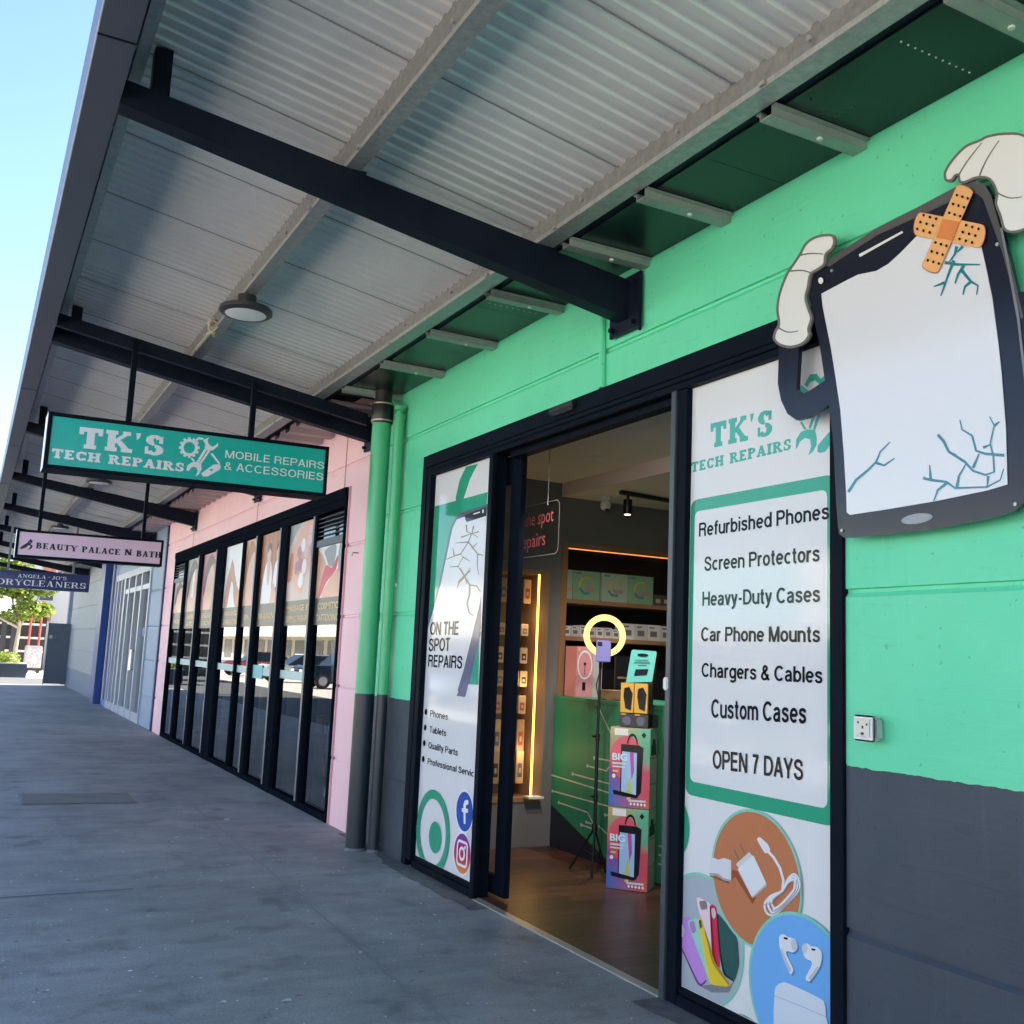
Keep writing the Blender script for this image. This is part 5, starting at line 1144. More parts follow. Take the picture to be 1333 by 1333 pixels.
def speaker_box(z, label):
    t = thing('speaker_box', label, 'box', (1.18, 5.85, z), 'speaker cartons stacked by the counter')
    o0 = np.array([1.0, 5.961]); w, d, h = .281, .207, .532
    c = o0+AX*w/2+AYV*d/2
    MB().obox(c, AX, None, z, z+h-.003, w/2, d/2).build('carton', CARD, t, bevel=.002)
    def P(u, v, e=.001): q = o0+AX*u*w-AYV*e; return (q[0], q[1], z+.004+v*(h-.01))
    MB().face([P(.005, 0), P(.995, 0), P(.995, 1), P(.005, 1)]).build('front_print', SPM, t)
    def pol(nm, L, m, e): 
        mb = MB()
        for k, p in enumerate(L): mb.poly([P(*q, e+.0001*k) for q in p])
        return mb.build(nm, m, t)
    pol('print_disc', [ell((.42, .62), .40, .28, 36)], mat('print_coral', (.60, .07, .13), .25), .0016)
    pol('printed_speaker', [[(.28, .17), (.72, .13), (.80, .20), (.84, .76), (.72, .79), (.28, .79)], *ringpolys((.56, .80), .10, .135, 14, 0, 180)], BLACKINK, .0024)
    pol('printed_panel', [[(.31, .19), (.68, .16), (.68, .69), (.31, .70)]], mat('print_pale_blue', (.30, .48, .78), .25), .0032)
    pol('printed_glow', [[(.50, .70), (.60, .69), (.62, .45), (.56, .35)]], mat('print_magenta', (.40, .06, .35), .25), .0038)
    pol('printed_glow', [[(.45, .18), (.58, .17), (.54, .38), (.50, .36)]], mat('print_lime', (.42, .50, .12), .25), .0038)
    pol('printed_microphone', [[(.10, .20), (.13, .15), (.40, .13), (.70, .12), (.70, .145), (.40, .165), (.20, .20)]], BLACKINK, .0042)
    pol('white_tab', [[(.11, .90), (.45, .905), (.45, .99), (.11, .99)]], CARDW, .0024)
    pol('diamond_mark', [[(.78, .92), (.84, .96), (.90, .92), (.84, .88)]], BLACKINK, .0024)
    q = P(.07, .585, .0050); r_ = np.array([*AX, 0])
    place(text_geo('BIG', .03), capheight(.03), q, r_, (0, 0, 1), .105, .045).build('lettering', mat('print_pale_sky', (.52, .72, .85), .3), t)
    pol('small_print', [[(.08, .53), (.42, .53), (.42, .555), (.08, .555)], [(.08, .49), (.40, .49), (.40, .51), (.08, .51)], [(.5, .07), (.92, .075), (.92, .10), (.5, .095)]], mat('print_pale', (.55, .58, .68), .3), .0048)
    pol('small_print', [[(.09, .43), (.22, .43), (.22, .455), (.09, .455)], [(.46, .095), (.55, .097), (.55, .125), (.46, .123)]], mat('print_yellow', (.65, .50, .10), .3), .0048)
    pol('icon', [ell((.12, .38), .045, .028, 12)]+[ell((.56+.085*i, .045), .028, .018, 10) for i in range(5)], CARDW, .0048)
    def Q(u, v, e=.001): q = o0+AX*(w+e)+AYV*u*d; return (q[0], q[1], z+v*h)
    mb = MB(); mb.poly([Q(.15, .66), (Q(.85, .66)), Q(.85, .78), Q(.72, .80), Q(.70, .86), Q(.32, .86), Q(.30, .80), Q(.15, .78)]); mb.build('side_print', BLACKINK, t)
    mb = MB(); mb.poly([Q(.0, .30), Q(1, .30), Q(1, .305), Q(0, .305)]); mb.poly([Q(.0, .62), Q(1, .62), Q(1, .625), Q(0, .625)]); mb.build('side_line', BLACKINK, t)
    return t
speaker_box(0.008, 'lower of two colourful speaker cartons, standing on the timber floor'); speaker_box(.541, 'upper of two colourful speaker cartons, carrying the turquoise topped cable display')
# counter display of packed cables on top
t = thing('cable_display', 'black and yellow cardboard cable display with turquoise header card', 'display stand', (1.12, 5.85, 1.074))
o0 = np.array([1.04, 5.915])
def bx(u0, u1, v0, v1, z0, z1, nm, m, bev=0):
    c = o0+AX*(u0+u1)/2+AYV*(v0+v1)/2; return MB().obox(c, AX, None, z0, z1, (u1-u0)/2, (v1-v0)/2).build(nm, m, t, bevel=bev)
bx(0, .20, .0, .14, 1.075, 1.165, 'display_tray', BLACKPL, .002)
bx(0, .20, .10, .14, 1.165, 1.38, 'display_back', BLACKPL)
def pp(u, z, v): q = o0+AX*u+AYV*v; return (q[0], q[1], z)
dv = Vector((*AYV, 0))*.004
MB().poly([pp(.02, 1.37, .07), pp(.205, 1.385, .07), pp(.225, 1.585, .10), pp(.218, 1.595, .10), pp(.055, 1.60, .10), pp(.045, 1.59, .10)], dv).build('header_card', mat('turquoise_card', (.10, .48, .42), .35), t)
MB().poly([pp(.10+.040*math.cos(a)+.03, 1.565+.011*math.sin(a), .088) for a in np.linspace(0, 2*math.pi, 16)[:-1]]).build('header_badge', BLACKINK, t)
MB().poly([pp(.075, 1.42, .070), pp(.165, 1.43, .070), pp(.175, 1.47, .076), pp(.085, 1.465, .076)]).build('header_print', BLACKINK, t)
m = MB()
for zq, a, b in ((1.525, .08, .17), (1.508, .07, .185), (1.49, .10, .16)): m.poly([pp(a, zq, .081), pp(b, zq+.003, .081), pp(b, zq+.009, .081), pp(a, zq+.006, .081)])
m.build('header_line', mat('dark_teal_print', (.02, .12, .11), .4), t)
YEL = mat('yellow_pack_card', (.62, .34, .03), .4)
for u in (.005, .102):
    bx(u, u+.092, -.004, .03, 1.17, 1.37, 'cable_pack', YEL, .002)
    MB().poly([pp(u+.035, 1.20, -.006), pp(u+.075, 1.185, -.006), pp(u+.085, 1.30, -.006), pp(u+.060, 1.345, -.006), pp(u+.025, 1.335, -.006), pp(u+.020, 1.28, -.006)]).build('cable_window', BLACKINK, t)
    c = pp(u+.046, 1.117, -.001)
    MB().poly([(c[0]+AX[0]*.03*math.cos(a), c[1]+AX[1]*.03*math.cos(a), c[2]+.03*math.sin(a)) for a in np.linspace(0, 2*math.pi, 18)[:-1]]).build('lens_print', mat('print_slate_blue', (.05, .07, .12), .2), t)
    MB().poly([pp(u+.005, 1.155, -.002), pp(u+.04, 1.155, -.002), pp(u+.04, 1.163, -.002), pp(u+.005, 1.163, -.002)]).build('small_label', YEL, t)
tag(box(1.235, 1.285, 5.80, 5.86, 1.075, 1.16).build('small_black_box', BLACKPL, bevel=.003), 'small black box standing behind the cable display on the upper carton', 'box')
# ring light
RLT = thing('ring_light', 'glowing yellow ring light on a thin black tripod stand', 'ring light', (1.13, 6.30, 0))
cx, cy = 1.128, 6.32; ctr = Vector((1.149, 6.30, 1.695))
nv = Vector((-.62, -.76, -.12)).normalized(); ra = nv.cross(Vector((0, 0, 1))).normalized(); rb = ra.cross(nv)
ri = MB(); N = 48; rg = []
for k in range(N):
    a = 2*math.pi*k/N; d_ = ra*math.cos(a)+rb*math.sin(a)
    i = len(ri.v)
    for rr_, off in ((.112, 0), (.154, 0), (.154, .022), (.112, .022)): ri.v.append(tuple(ctr+d_*rr_-nv*off))
    rg.append(i)
for k in range(N):
    a, b = rg[k], rg[(k+1) % N]
    for e in range(4): ri.f.append((a+e, b+e, b+(e+1) % 4, a+(e+1) % 4))
ri.build('ring', mat('glowing_yellow_ring', (1.0, .74, .20), emit=.17), RLT)
bk = MB()
for k in range(N):
    a, b = 2*math.pi*k/N, 2*math.pi*(k+1)/N
    da, db = ra*math.cos(a)+rb*math.sin(a), ra*math.cos(b)+rb*math.sin(b)
    bk.face([ctr+da*.12-nv*.024, ctr+db*.12-nv*.024, ctr+db*.154-nv*.024, ctr+da*.154-nv*.024])
bk.build('ring_back', BLACKPL, RLT)
m = MB(); m.tube([(cx, cy, .30), (cx, cy, .95)], .013, 10); m.tube([(cx, cy, .95), (1.135, 6.32, 1.50)], .010, 10); m.tube([(cx, cy, .12), (cx, cy, .32)], .009, 8); m.build('pole', BLACKPL, RLT, smooth=True)
m = MB()
for z in (.94, .52): m.lathe((cx, cy, z), [(.017, 0), (.017, .05)], 12); m.tube([(cx-.015, cy, z+.03), (cx-.05, cy-.01, z+.035)], .007, 6)
m.build('clamp_collar', BLACKPL, RLT, smooth=True)
m = MB(); m.lathe((cx, cy, .31), [(.022, 0), (.022, .05)], 12); m.build('hub', BLACKPL, RLT)
for fx, fy in ((1.08, 6.60-.04), (1.06, 6.235), (1.26, 6.36)):
    m = MB(); m.tube([(cx, cy, .335), (fx, fy, .012)], .008, 8); m.tube([(cx, cy, .14), ((cx+fx)/2, (cy+fy)/2, .172)], .004, 6); m.build('leg', BLACKPL, RLT, smooth=True)
m = MB(); m.tube([(1.135, 6.32, 1.46), (1.12, 6.30, 1.54)], .012, 8); m.build('phone_holder', BLACKPL, RLT)
MB().tube([(1.15, 6.34, 1.46), (1.22, 6.50, 1.33), (1.31, 6.60, 1.228), (1.42, 6.66, 1.2225)], .004, 6).build('power_cord', BLACKPL, RLT)
ph = thing('mobile_phone', 'lilac mobile phone held upright in front of the ring light', 'phone', (1.106, 6.24, 1.50))
pr = np.array([.9, -.42]); pr /= np.hypot(*pr)
mb = MB(); c = np.array([1.108, 6.245])
mb.obox(c, pr, None, 1.505, 1.662, .054, .005); mb.build('phone_body', mat('lilac_phone', (.26, .25, .62), .3), ph, bevel=.012, seg=3)
nrm = np.array([pr[1], -pr[0]]); nrm = -nrm if nrm[1] > 0 else nrm
q = c-pr*.028+nrm*.0065
mb = MB(); mb.obox(q, pr, None, 1.618, 1.648, .017, .0012); mb.build('camera_bump', BLACKPL, ph, bevel=.003)
# neon acrylic sign
NS = thing('acrylic_sign', 'clear acrylic hanging sign with unlit red script lettering inside the doorway', 'sign', (.45, 6.3, 2.2))
ACR = glass('acrylic', (.93, .94, .94), .03, .5)
pl = rrect(5.82, 6.78, 2.205, 2.575, .05)
MB().poly([(.45, a, b) for a, b in pl]).build('acrylic_sheet', ACR, NS)
k = len(pl); em = MB(); pi_ = rrect(5.826, 6.774, 2.211, 2.569, .045)
for i in range(k): em.face([(.449, *pl[i]), (.449, *pl[(i+1) % k]), (.449, *pi_[(i+1) % k]), (.449, *pi_[i])])
em.build('sheet_edge', mat('acrylic_edge', (.22, .22, .21), .3), NS)
NEON = mat('red_neon_tube', (.50, .11, .14), .3)
place(text_geo('On the spot'), capheight(0), (.443, 6.49, 2.42), (0, -1, .02), (0, 0, 1), .60, .095).build('lettering', NEON, NS)
place(text_geo('repairs'), capheight(0), (.443, 6.36, 2.27), (0, -1, .02), (0, 0, 1), .37, .095).build('lettering', NEON, NS)
m = MB(); m.tube([(.45, 5.985, 2.55), (.45, 5.985, 3.004)], .004, 6); m.tube([(.45, 6.62, 2.55), (.45, 6.62, 3.004)], .004, 6); m.build('hanging_wire', mat('wire', (.4, .4, .4), .4), NS)
# ceiling fittings
t = thing('track_light', 'black ceiling track with one lit black spotlight', 'track light', (1.9, 6.84, 2.8))
MB().obox((2.2, 6.88), (1, .14), None, 2.855, 2.885, .62, .018).build('track', BLACKPL, t)
SPX, SPY = 1.66, 6.80
MB().lathe((SPX, SPY, 2.70), [(.034, 0), (.036, .01), (.036, .12), (.012, .125), (.012, .16)], 20).build('spot_head', BLACKPL, t, smooth=True)
MB().lathe((SPX, SPY, 2.694), [(.026, 0), (.026, .004)], 16).build('lamp_disc', mat('warm_lamp', (1, .85, .6), emit=.6), t)
sl = bpy.data.lights.new('spotlight', 'SPOT'); sl.energy = 14; sl.spot_size = R(75); sl.spot_blend = .6; sl.color = (1, .93, .84); sl.shadow_soft_size = .03
so = bpy.data.objects.new('spotlight', sl); COL.objects.link(so); so.parent = t; so.location = (SPX-1.9, SPY-6.84, 2.68-2.8); so.rotation_euler = (0, R(-12), 0)
for dx, dy in ((2.30, 6.89), (2.72, 6.95)):  # two further heads, unseen, added to brighten the shop interior
    MB().lathe((dx, dy, 2.70), [(.034, 0), (.036, .01), (.036, .12), (.012, .125), (.012, .16)], 20).build('spot_head', BLACKPL, t, smooth=True)
    s2 = bpy.data.objects.new('spotlight', sl); COL.objects.link(s2); s2.parent = t; s2.location = (dx-1.9, dy-6.84, 2.68-2.8); s2.rotation_euler = (R(-35), R(-35), 0)
t = thing('track_light', 'second black track light close behind the doorway head', 'track light', (.19, 4.9, 2.83))
box(.175, .205, 4.2, 5.6, 2.975, 3.003).build('track', BLACKPL, t)
sl3 = bpy.data.lights.new('spotlight', 'SPOT'); sl3.energy = 17; sl3.spot_size = R(80); sl3.spot_blend = .7; sl3.color = (1, .90, .78); sl3.shadow_soft_size = .03
for yy in (4.45, 5.2):
    MB().lathe((.19, yy, 2.86), [(.034, 0), (.036, .01), (.036, .08), (.012, .085), (.012, .115)], 20).build('spot_head', BLACKPL, t, smooth=True)
    s2 = bpy.data.objects.new('spotlight', sl3); COL.objects.link(s2); s2.parent = t; s2.location = (0, yy-4.9, 0); s2.rotation_euler = (Vector((.19, yy, 2.83))-Vector((1.5, yy+1.35, .9))).to_track_quat('Z', 'Y').to_euler()
t = thing('security_camera', 'white dome security camera under the shop ceiling', 'camera', (1.70, 7.19, 2.78))
MB().lathe((1.70, 7.19, 2.862), [(.055, 0), (.055, .028)], 20).build('camera_base', WHITEPL, t)
MB().lathe((1.70, 7.19, 2.775), [(.012, 0), (.034, .01), (.045, .035), (.045, .06), (.03, .087)], 20).build('camera_dome', WHITEPL, t, smooth=True)
MB().lathe((1.70, 7.165, 2.772), [(.02, 0), (.02, .016)], 14).build('camera_lens', BLACKPL, t)
t = thing('downlight', 'unlit round recessed downlight in the shop ceiling', 'downlight', (1.0, 6.29, 3.0))
MB().lathe((1.0, 6.29, 2.998), [(.065, 0), (.065, .005)], 24).build('trim_ring', WHITEPL, t); MB().lathe((1.0, 6.29, 2.9965), [(.052, 0), (.052, .001)], 24).build('lens', CEIL, t)
# goods on the shelves
rnd = random.Random(11)
GB = [mat('pale_green_carton', (.36, .46, .34), .45), mat('mid_green_carton', (.24, .40, .24), .45)]
ARC = mat('print_copper_ring', (.55, .30, .20), .4); ARC2 = mat('print_teal_ring', (.06, .25, .27), .4)
for k, x0 in enumerate((1.478, 1.562, 1.858, 2.13)):
    w = (.08, .272, .268, .272)[k]
    t = thing('lamp_box', ('narrow green lamp carton first from the left on the top shelf', 'green lamp carton second from the left on the top shelf', 'green lamp carton third from the left on the top shelf', 'green lamp carton at the right end of its row on the top shelf')[k], 'box', (x0+w/2, 7.5, 2.026), 'green lamp cartons on the top shelf')
    box(x0, x0+w, 7.45, 7.70, 2.026, 2.275).build('carton', GB[k % 2], t, bevel=.002)
    def add(nm, P, m):
        mb = MB()
        for i, p in enumerate(P): mb.poly([(a, 7.4485-.0001*(i % 5), b) for a, b in p])
        mb.build(nm, m, t)
    if k: 
        add('ring_print', ringpolys((x0+w*.5, 2.15), .058, .078, 24, 60, 200), mat('print_yellow_green', (.50, .48, .12), .4)); add('ring_print', ringpolys((x0+w*.5, 2.15), .058, .078, 24, 20, 60), ARC)
        add('ring_print', ringpolys((x0+w*.5, 2.15), .058, .078, 20, 200, 300), ARC2); add('base_print', [[(x0+w*.42, 2.125), (x0+w*.42, 2.14), (x0+w*.85, 2.135), (x0+w*.80, 2.10), (x0+w*.5, 2.10)]], mat('print_rose_grey', (.42, .25, .24), .4))
        add('title_print', [[(x0+.02, 2.245), (x0+.08, 2.245), (x0+.08, 2.26), (x0+.02, 2.26)]], ARC2)
    else: add('ring_print', [[(x0+.02, 2.08), (x0+.07, 2.10), (x0+.07, 2.13), (x0+.02, 2.11)]], ARC)
def small_goods(n, x0, x1, y, zb, h0, h1, label, group, mats, nm='small_box', gapf=.1, printm=None):
    w = (x1-x0)/n
    for k in range(n):
        h = h0+(h1-h0)*rnd.random(); a = x0+k*w+w*gapf/2
        t = thing(nm, label, 'box', (a+w*.45, y+.06, zb), group)
        box(a, a+w*(1-gapf), y, y+.12, zb, zb+h).build('carton', mats[k % len(mats)], t, bevel=.002)
        m = MB(); m.box(a+w*.18, a+w*.70, y-.0015, y-.0005, zb+h*.25, zb+h*.6); m.build('front_print', printm or mat('print_mid_grey', (.16, .15, .16), .4), t)
        m = MB(); m.box(a+w*.12, a+w*.5, y-.0015, y-.0005, zb+h*.78, zb+h*.86); m.build('title_print', mat('print_dark', (.06, .06, .07), .4), t)
PALEBOX = [mat('white_small_carton', (.66, .62, .60), .45), mat('pale_small_carton', (.58, .54, .52), .45)]
small_goods(7, 1.478, 2.06, 7.45, 1.711, .075, .10, 'small white accessory carton in the left run of the middle shelf', 'white cartons left on the middle shelf', PALEBOX)
small_goods(6, 2.08, 2.90, 7.45, 1.711, .135, .14, 'taller white accessory carton in the right run of the middle shelf', 'taller white cartons on the middle shelf', PALEBOX, gapf=.04)
small_goods(2, 2.42, 2.60, 7.46, 2.026, .09, .10, 'small clear watch case box beside the green lamp cartons', 'watch case boxes on the top shelf', [mat('dark_case_box', (.10, .09, .09), .3)], printm=mat('print_cream', (.5, .42, .35), .4))
small_goods(3, 2.65, 2.95, 7.46, 2.026, .14, .16, 'grey carton further right on the top shelf', 'grey cartons on the top shelf', PALEBOX)
# pink ring light carton and clutter on the counter
t = thing('pink_carton', 'pink and white ring light carton standing on the counter', 'box', (1.55, 7.3, 1.216))
box(1.46, 1.62, 7.18, 7.36, 1.216, 1.625).build('carton', mat('pink_carton_board', (.58, .24, .28), .45), t, bevel=.002)
box(1.6205, 1.71, 7.181, 7.36, 1.216, 1.620).build('white_side', mat('white_carton_board', (.42, .40, .41), .5), t)
mb = MB()
for p in ringpolys((1.54, 1.475), .062, .072, 28): mb.poly([(a, 7.1785, 1.475+(b-1.475)*1.65) for a, b in p])
mb.build('ring_print', CARDW, t)
mb = MB(); mb.box(1.538, 1.542, 7.177, 7.1785, 1.40, 1.49); mb.box(1.52, 1.55, 7.177, 7.1785, 1.27, 1.335); mb.box(1.53, 1.55, 7.177, 7.1785, 1.475, 1.495); mb.build('stand_print', BLACKINK, t)
mb = MB(); mb.box(1.475, 1.49, 7.177, 7.1785, 1.585, 1.61); mb.build('yellow_tag', mat('print_yellow', (.65, .50, .10), .3), t)
t = thing('computer_monitor', 'dark computer monitor standing on the counter', 'monitor', (1.78, 6.9, 1.216))
box(1.70, 1.98, 6.96, 6.99, 1.30, 1.56).build('screen_housing', BLACKPL, t, bevel=.006); MB().lathe((1.84, 6.98, 1.216), [(.09, 0), (.09, .012), (.015, .016), (.015, .10)], 18).build('monitor_foot', BLACKPL, t)
t = thing('carton', 'brown open cardboard carton on the counter behind the ring light stand', 'box', (1.6, 6.62, 1.216))
box(1.46, 1.62, 6.62, 6.82, 1.216, 1.285).build('carton_body', mat('brown_cardboard', (.30, .17, .09), .7), t, bevel=.003); box(1.455, 1.625, 6.615, 6.825, 1.2855, 1.292).build('lid', mat('brown_cardboard_lid', (.34, .20, .11), .7), t)
t = thing('orange_tray', 'small black and orange pack leaning on the counter', 'pack', (1.5, 6.35, 1.216))
MB().hexa([(1.45, 6.36, 1.216), (1.47, 6.36, 1.216), (1.47, 6.50, 1.216), (1.45, 6.50, 1.216), (1.51, 6.34, 1.37), (1.53, 6.34, 1.37), (1.53, 6.50, 1.37), (1.51, 6.50, 1.37)]).build('pack_body', BLACKPL, t)
mb = MB()
for p in ringpolys((6.425, 1.30), .016, .028, 16): mb.poly([(1.4805+(b-1.30)*.39, a, b) for a, b in p])
mb.build('ring_print', mat('print_orange', (.65, .28, .05), .4), t)
tag(box(1.44, 1.46, 6.25, 6.55, 1.385, 1.40).build('phone_shelf', mat('timber_strip', (.35, .19, .10), .5)), 'narrow timber strip on the counter behind the cable display', 'shelf')
t = thing('payment_terminal', 'white payment terminal leaning on the counter behind the cable display', 'terminal', (1.47, 5.75, 1.216))
MB().hexa([(1.44, 5.68, 1.216), (1.50, 5.68, 1.216), (1.50, 5.78, 1.216), (1.44, 5.78, 1.216), (1.49, 5.70, 1.36), (1.51, 5.70, 1.36), (1.51, 5.80, 1.36), (1.49, 5.80, 1.36)]).build('terminal_body', mat('white_terminal', (.5, .5, .48), .4), t)
tag(box(1.44, 1.6, 5.52, 5.66, 1.216, 1.24).build('black_mouse_pad', BLACKPL), 'flat black pad at the right end of the visible counter top', 'pad')
# hanging packs in the lit niche
PK = [mat('cream_pack_card', (.42, .33, .24), .45), mat('tan_pack_card', (.36, .24, .15), .45), mat('grey_pack_card', (.22, .21, .21), .45), mat('peach_pack_card', (.50, .32, .20), .45)]
INK2 = [mat('print_charcoal', (.03, .03, .035), .4), mat('print_red_brown', (.30, .06, .05), .4), mat('print_slate2', (.10, .11, .14), .4)]
rows = [(2.06, .20, 'topmost'), (1.74, .10, 'second'), (1.53, .13, 'third'), (1.34, .13, 'fourth'), (1.13, .15, 'fifth'), (.88, .26, 'sixth'), (.63, .26, 'lowest')]
for zc, hh, nm in rows:
    for i, x0 in enumerate((.62, .74, .86, 1.005, 1.085)):
        if nm == 'topmost' and i == 3: continue
        t = thing('hanging_pack', f'accessory pack hanging in the {nm} row of the lit niche', 'pack', (x0+.03, 7.45, zc-hh/2), f'packs hanging in the {nm} row of the niche')
        y = 7.44+.02*rnd.random(); w = .068
        box(x0, x0+w, y, y+.018, zc-hh/2, zc+hh/2).build('card', PK[rnd.randrange(4)], t, bevel=.004)
        m = MB(); m.box(x0+w*.2, x0+w*.8, y-.0015, y-.0005, zc-hh*.30, zc+hh*.12); m.build('product_print', INK2[rnd.randrange(3)], t)
        m = MB(); m.box(x0+w*.36, x0+w*.64, y-.0025, y-.0016, zc-hh*.18, zc-hh*.02); m.build('small_print', PK[0], t)
        m = MB(); m.tube([(x0+w/2, y-.02, zc+hh/2-.012), (x0+w/2, 7.69, zc+hh/2-.012)], .0025, 5); m.build('hook', mat('chrome', (.8, .8, .8), .15, metal=1), t)

# =================================================================== INSIDE THE SALON
t = thing('floor_vase', 'tall white floor vase on a slim stand behind the salon glass', 'vase', (.55, 10.35, 0))
MB().lathe((.55, 10.35, .55), [(.05, 0), (.08, .15), (.10, .5), (.13, .9), (.15, 1.05), (.12, 1.05)], 24).build('vase_body', mat('white_ceramic', (.55, .57, .54), .3), t, smooth=True)
for a in (0, 120, 240): MB().tube([(.55, 10.35, .57), (.55+.14*math.cos(R(a)), 10.35+.14*math.sin(R(a)), .006)], .012, 6).build('leg', WHITEPL, t)
t = thing('reception_desk', 'pale reception desk standing behind the salon window', 'desk', (.9, 9.3, 0))
box(.5, 1.1, 8.7, 9.5, .006, .55).build('desk_body', mat('desk_laminate', (.34, .38, .36), .4), t, bevel=.01)
box(.47, 1.13, 8.67, 9.53, .551, .58).build('desk_top', mat('desk_top_laminate', (.5, .52, .5), .3), t, bevel=.005)
t = thing('bar_stool', 'dark stool with a yellow seat edge behind the salon glass', 'stool', (.8, 11.8, 0))
MB().lathe((.8, 11.8, .66), [(.16, 0), (.18, .02), (.17, .07), (.05, .08)], 20).build('seat', mat('mustard_seat', (.35, .22, .05), .5), t, smooth=True)
for a in (45, 135, 225, 315): MB().tube([(.8+.1*math.cos(R(a)), 11.8+.1*math.sin(R(a)), .66), (.8+.19*math.cos(R(a)), 11.8+.19*math.sin(R(a)), .006)], .014, 6).build('leg', BLACKPL, t)
# inside the dry cleaner
t = thing('green_garment_rack', 'bright green covered garment rack behind the dry cleaner window', 'rack', (.5, 20.6, 0))
box(.3, .7, 20.25, 20.95, .45, 1.75).build('green_cover', mat('green_cover_cloth', (.02, .22, .07), .6), t, bevel=.05); box(.28, .72, 20.2, 21.0, .006, .45).build('rack_base', mat('rack_base_grey', (.3, .3, .3), .5), t)
MB().lathe((.5, 20.6, 1.75), [(.12, 0), (.16, .08), (.10, .2), (.02, .25)], 14).build('yellow_top', mat('yellow_top_cloth', (.6, .42, .10), .6), t, smooth=True)

# =================================================================== FAR END
t = thing('steel_gate', 'dark grey steel door leaf standing open across the far end of the walkway', 'gate', (-.25, 36.2, 0))
box(-.66, .12, 36.17, 36.22, .06, 1.99).build('gate_panel', mat('dark_gate_paint', (.085, .11, .145), .45, var=.1), t, bevel=.004)
box(-.685, -.661, 36.15, 36.24, .03, 2.0).build('edge_strip', mat('bright_edge', (.45, .47, .48), .4, metal=.5), t)
box(-.62, -.53, 36.15, 36.169, 1.50, 1.60).build('lock_plate', mat('lock_plate_steel', (.5, .52, .56), .35, metal=.4), t)
m = MB(); m.box(-.52, -.33, 36.163, 36.169, 1.66, 1.675); m.box(-.52, -.33, 36.163, 36.169, 1.45, 1.465); m.build('rail_trim', mat('gate_trim', (.035, .05, .075), .4), t)
m = MB(); m.tube([(.08, 36.13, .09), (.08, 36.165, .09)], .06, 14); m.build('wheel', BLACKPL, t)
# planter
t = thing('planter_box', 'dark slate planter box with a low clipped hedge at the end of the road', 'planter', (-2.6, 44.4, 0))
box(-5, -.80, 43.7, 45.2, -.1, .46).build('box', mat('slate_planter', (.03, .042, .06), .6, var=.1), t, bevel=.02); box(-5, -.80, 43.7, 45.2, .462, .50).build('rim', mat('planter_rim', (.30, .32, .33), .6), t)
def leaves(name, m, parent, centres, n, size, rnd):
    mb = MB()
    for k in range(n):
        c, r = centres[rnd.randrange(len(centres))]
        while True:
            d = Vector((rnd.uniform(-1, 1), rnd.uniform(-1, 1), rnd.uniform(-1, 1)))
            if .15 < d.length < 1: break
        d = d.normalized()*(d.length**.45)
        p = Vector(c)+Vector((d.x*r[0], d.y*r[1], d.z*r[2])); s = size*rnd.uniform(.6, 1.4)
        a = Vector((rnd.uniform(-1, 1), rnd.uniform(-1, 1), rnd.uniform(-.6, .6))).normalized(); b = a.cross(Vector((rnd.uniform(-1, 1), rnd.uniform(-1, 1), rnd.uniform(-1, 1)))).normalized()
        mb.face([p-a*s, p-b*s*.5, p+a*s, p+b*s*.5])
    return mb.build(name, m, parent)
def leafmat(name, c, c2):
    m = bpy.data.materials.new(name); m.use_nodes = True; n = m.node_tree.nodes; l = m.node_tree.links; b = n['Principled BSDF']
    ge = n.new('ShaderNodeNewGeometry'); r = n.new('ShaderNodeValToRGB'); r.color_ramp.elements[0].color = (*c, 1); r.color_ramp.elements[1].color = (*c2, 1)
    l.new(ge.outputs['Random Per Island'], r.inputs[0]); l.new(r.outputs[0], b.inputs['Base Color']); b.inputs['Roughness'].default_value = .5
    tl = n.new('ShaderNodeBsdfTranslucent'); l.new(r.outputs[0], tl.inputs[0]); ad = n.new('ShaderNodeMixShader'); ad.inputs[0].default_value = .45
    o = n['Material Output']; l.new(b.outputs[0], ad.inputs[1]); l.new(tl.outputs[0], ad.inputs[2]); l.new(ad.outputs[0], o.inputs[0]); return m
LEAF = leafmat('tree_leaf', (.06, .12, .015), (.24, .30, .035)); HEDGE = leafmat('hedge_leaf', (.14, .20, .02), (.26, .30, .04))
rnd = random.Random(4)
hc = [((x, 44.45, .66), (.30, .6, .24)) for x in np.linspace(-4.8, -1.3, 12)]
leaves('hedge', HEDGE, t, hc, 3200, .055, rnd)
t = thing('street_tree', 'sunlit green leafy street tree beyond the end of the walkway', 'tree', (-.98, 51, -.16))
tb = MB(); tb.tube([(-.98, 51, -.16), (-.99, 51, 1.0), (-.93, 51, 2.0), (-1.1, 51, 3.0), (-1.5, 51, 4.1)], [.11, .09, .08, .07, .04], 10)
for e in ((-2.6, 50.8, 2.9), (-.2, 51.3, 3.4), (-1.9, 51.6, 4.4), (-1.0, 50.5, 4.2)): tb.tube([(-.95, 51, 1.9), (e[0]*.6-.4, e[1], e[2]-.5), e], [.06, .045, .02], 8)
tb.build('trunk', mat('tree_bark', (.34, .28, .20), .8, var=.2, vscale=8), t)
cc = []
for _ in range(26):
    a = rnd.uniform(0, 6.28); q = rnd.uniform(.1, 1)
    cc.append(((-1.55+1.65*q*math.cos(a), 51+1.5*q*math.sin(a), 3.5+rnd.uniform(-1.0, 1.5)), (rnd.uniform(.4, .7), rnd.uniform(.4, .7), rnd.uniform(.3, .5))))
cc += [((-.15, 50.9, 2.75), (.35, .4, .35)), ((-2.4, 51, 2.5), (.5, .5, .3)), ((-1.2, 51, 2.45), (.6, .6, .3))]
leaves('crown', LEAF, t, cc, 5200, .11, rnd)
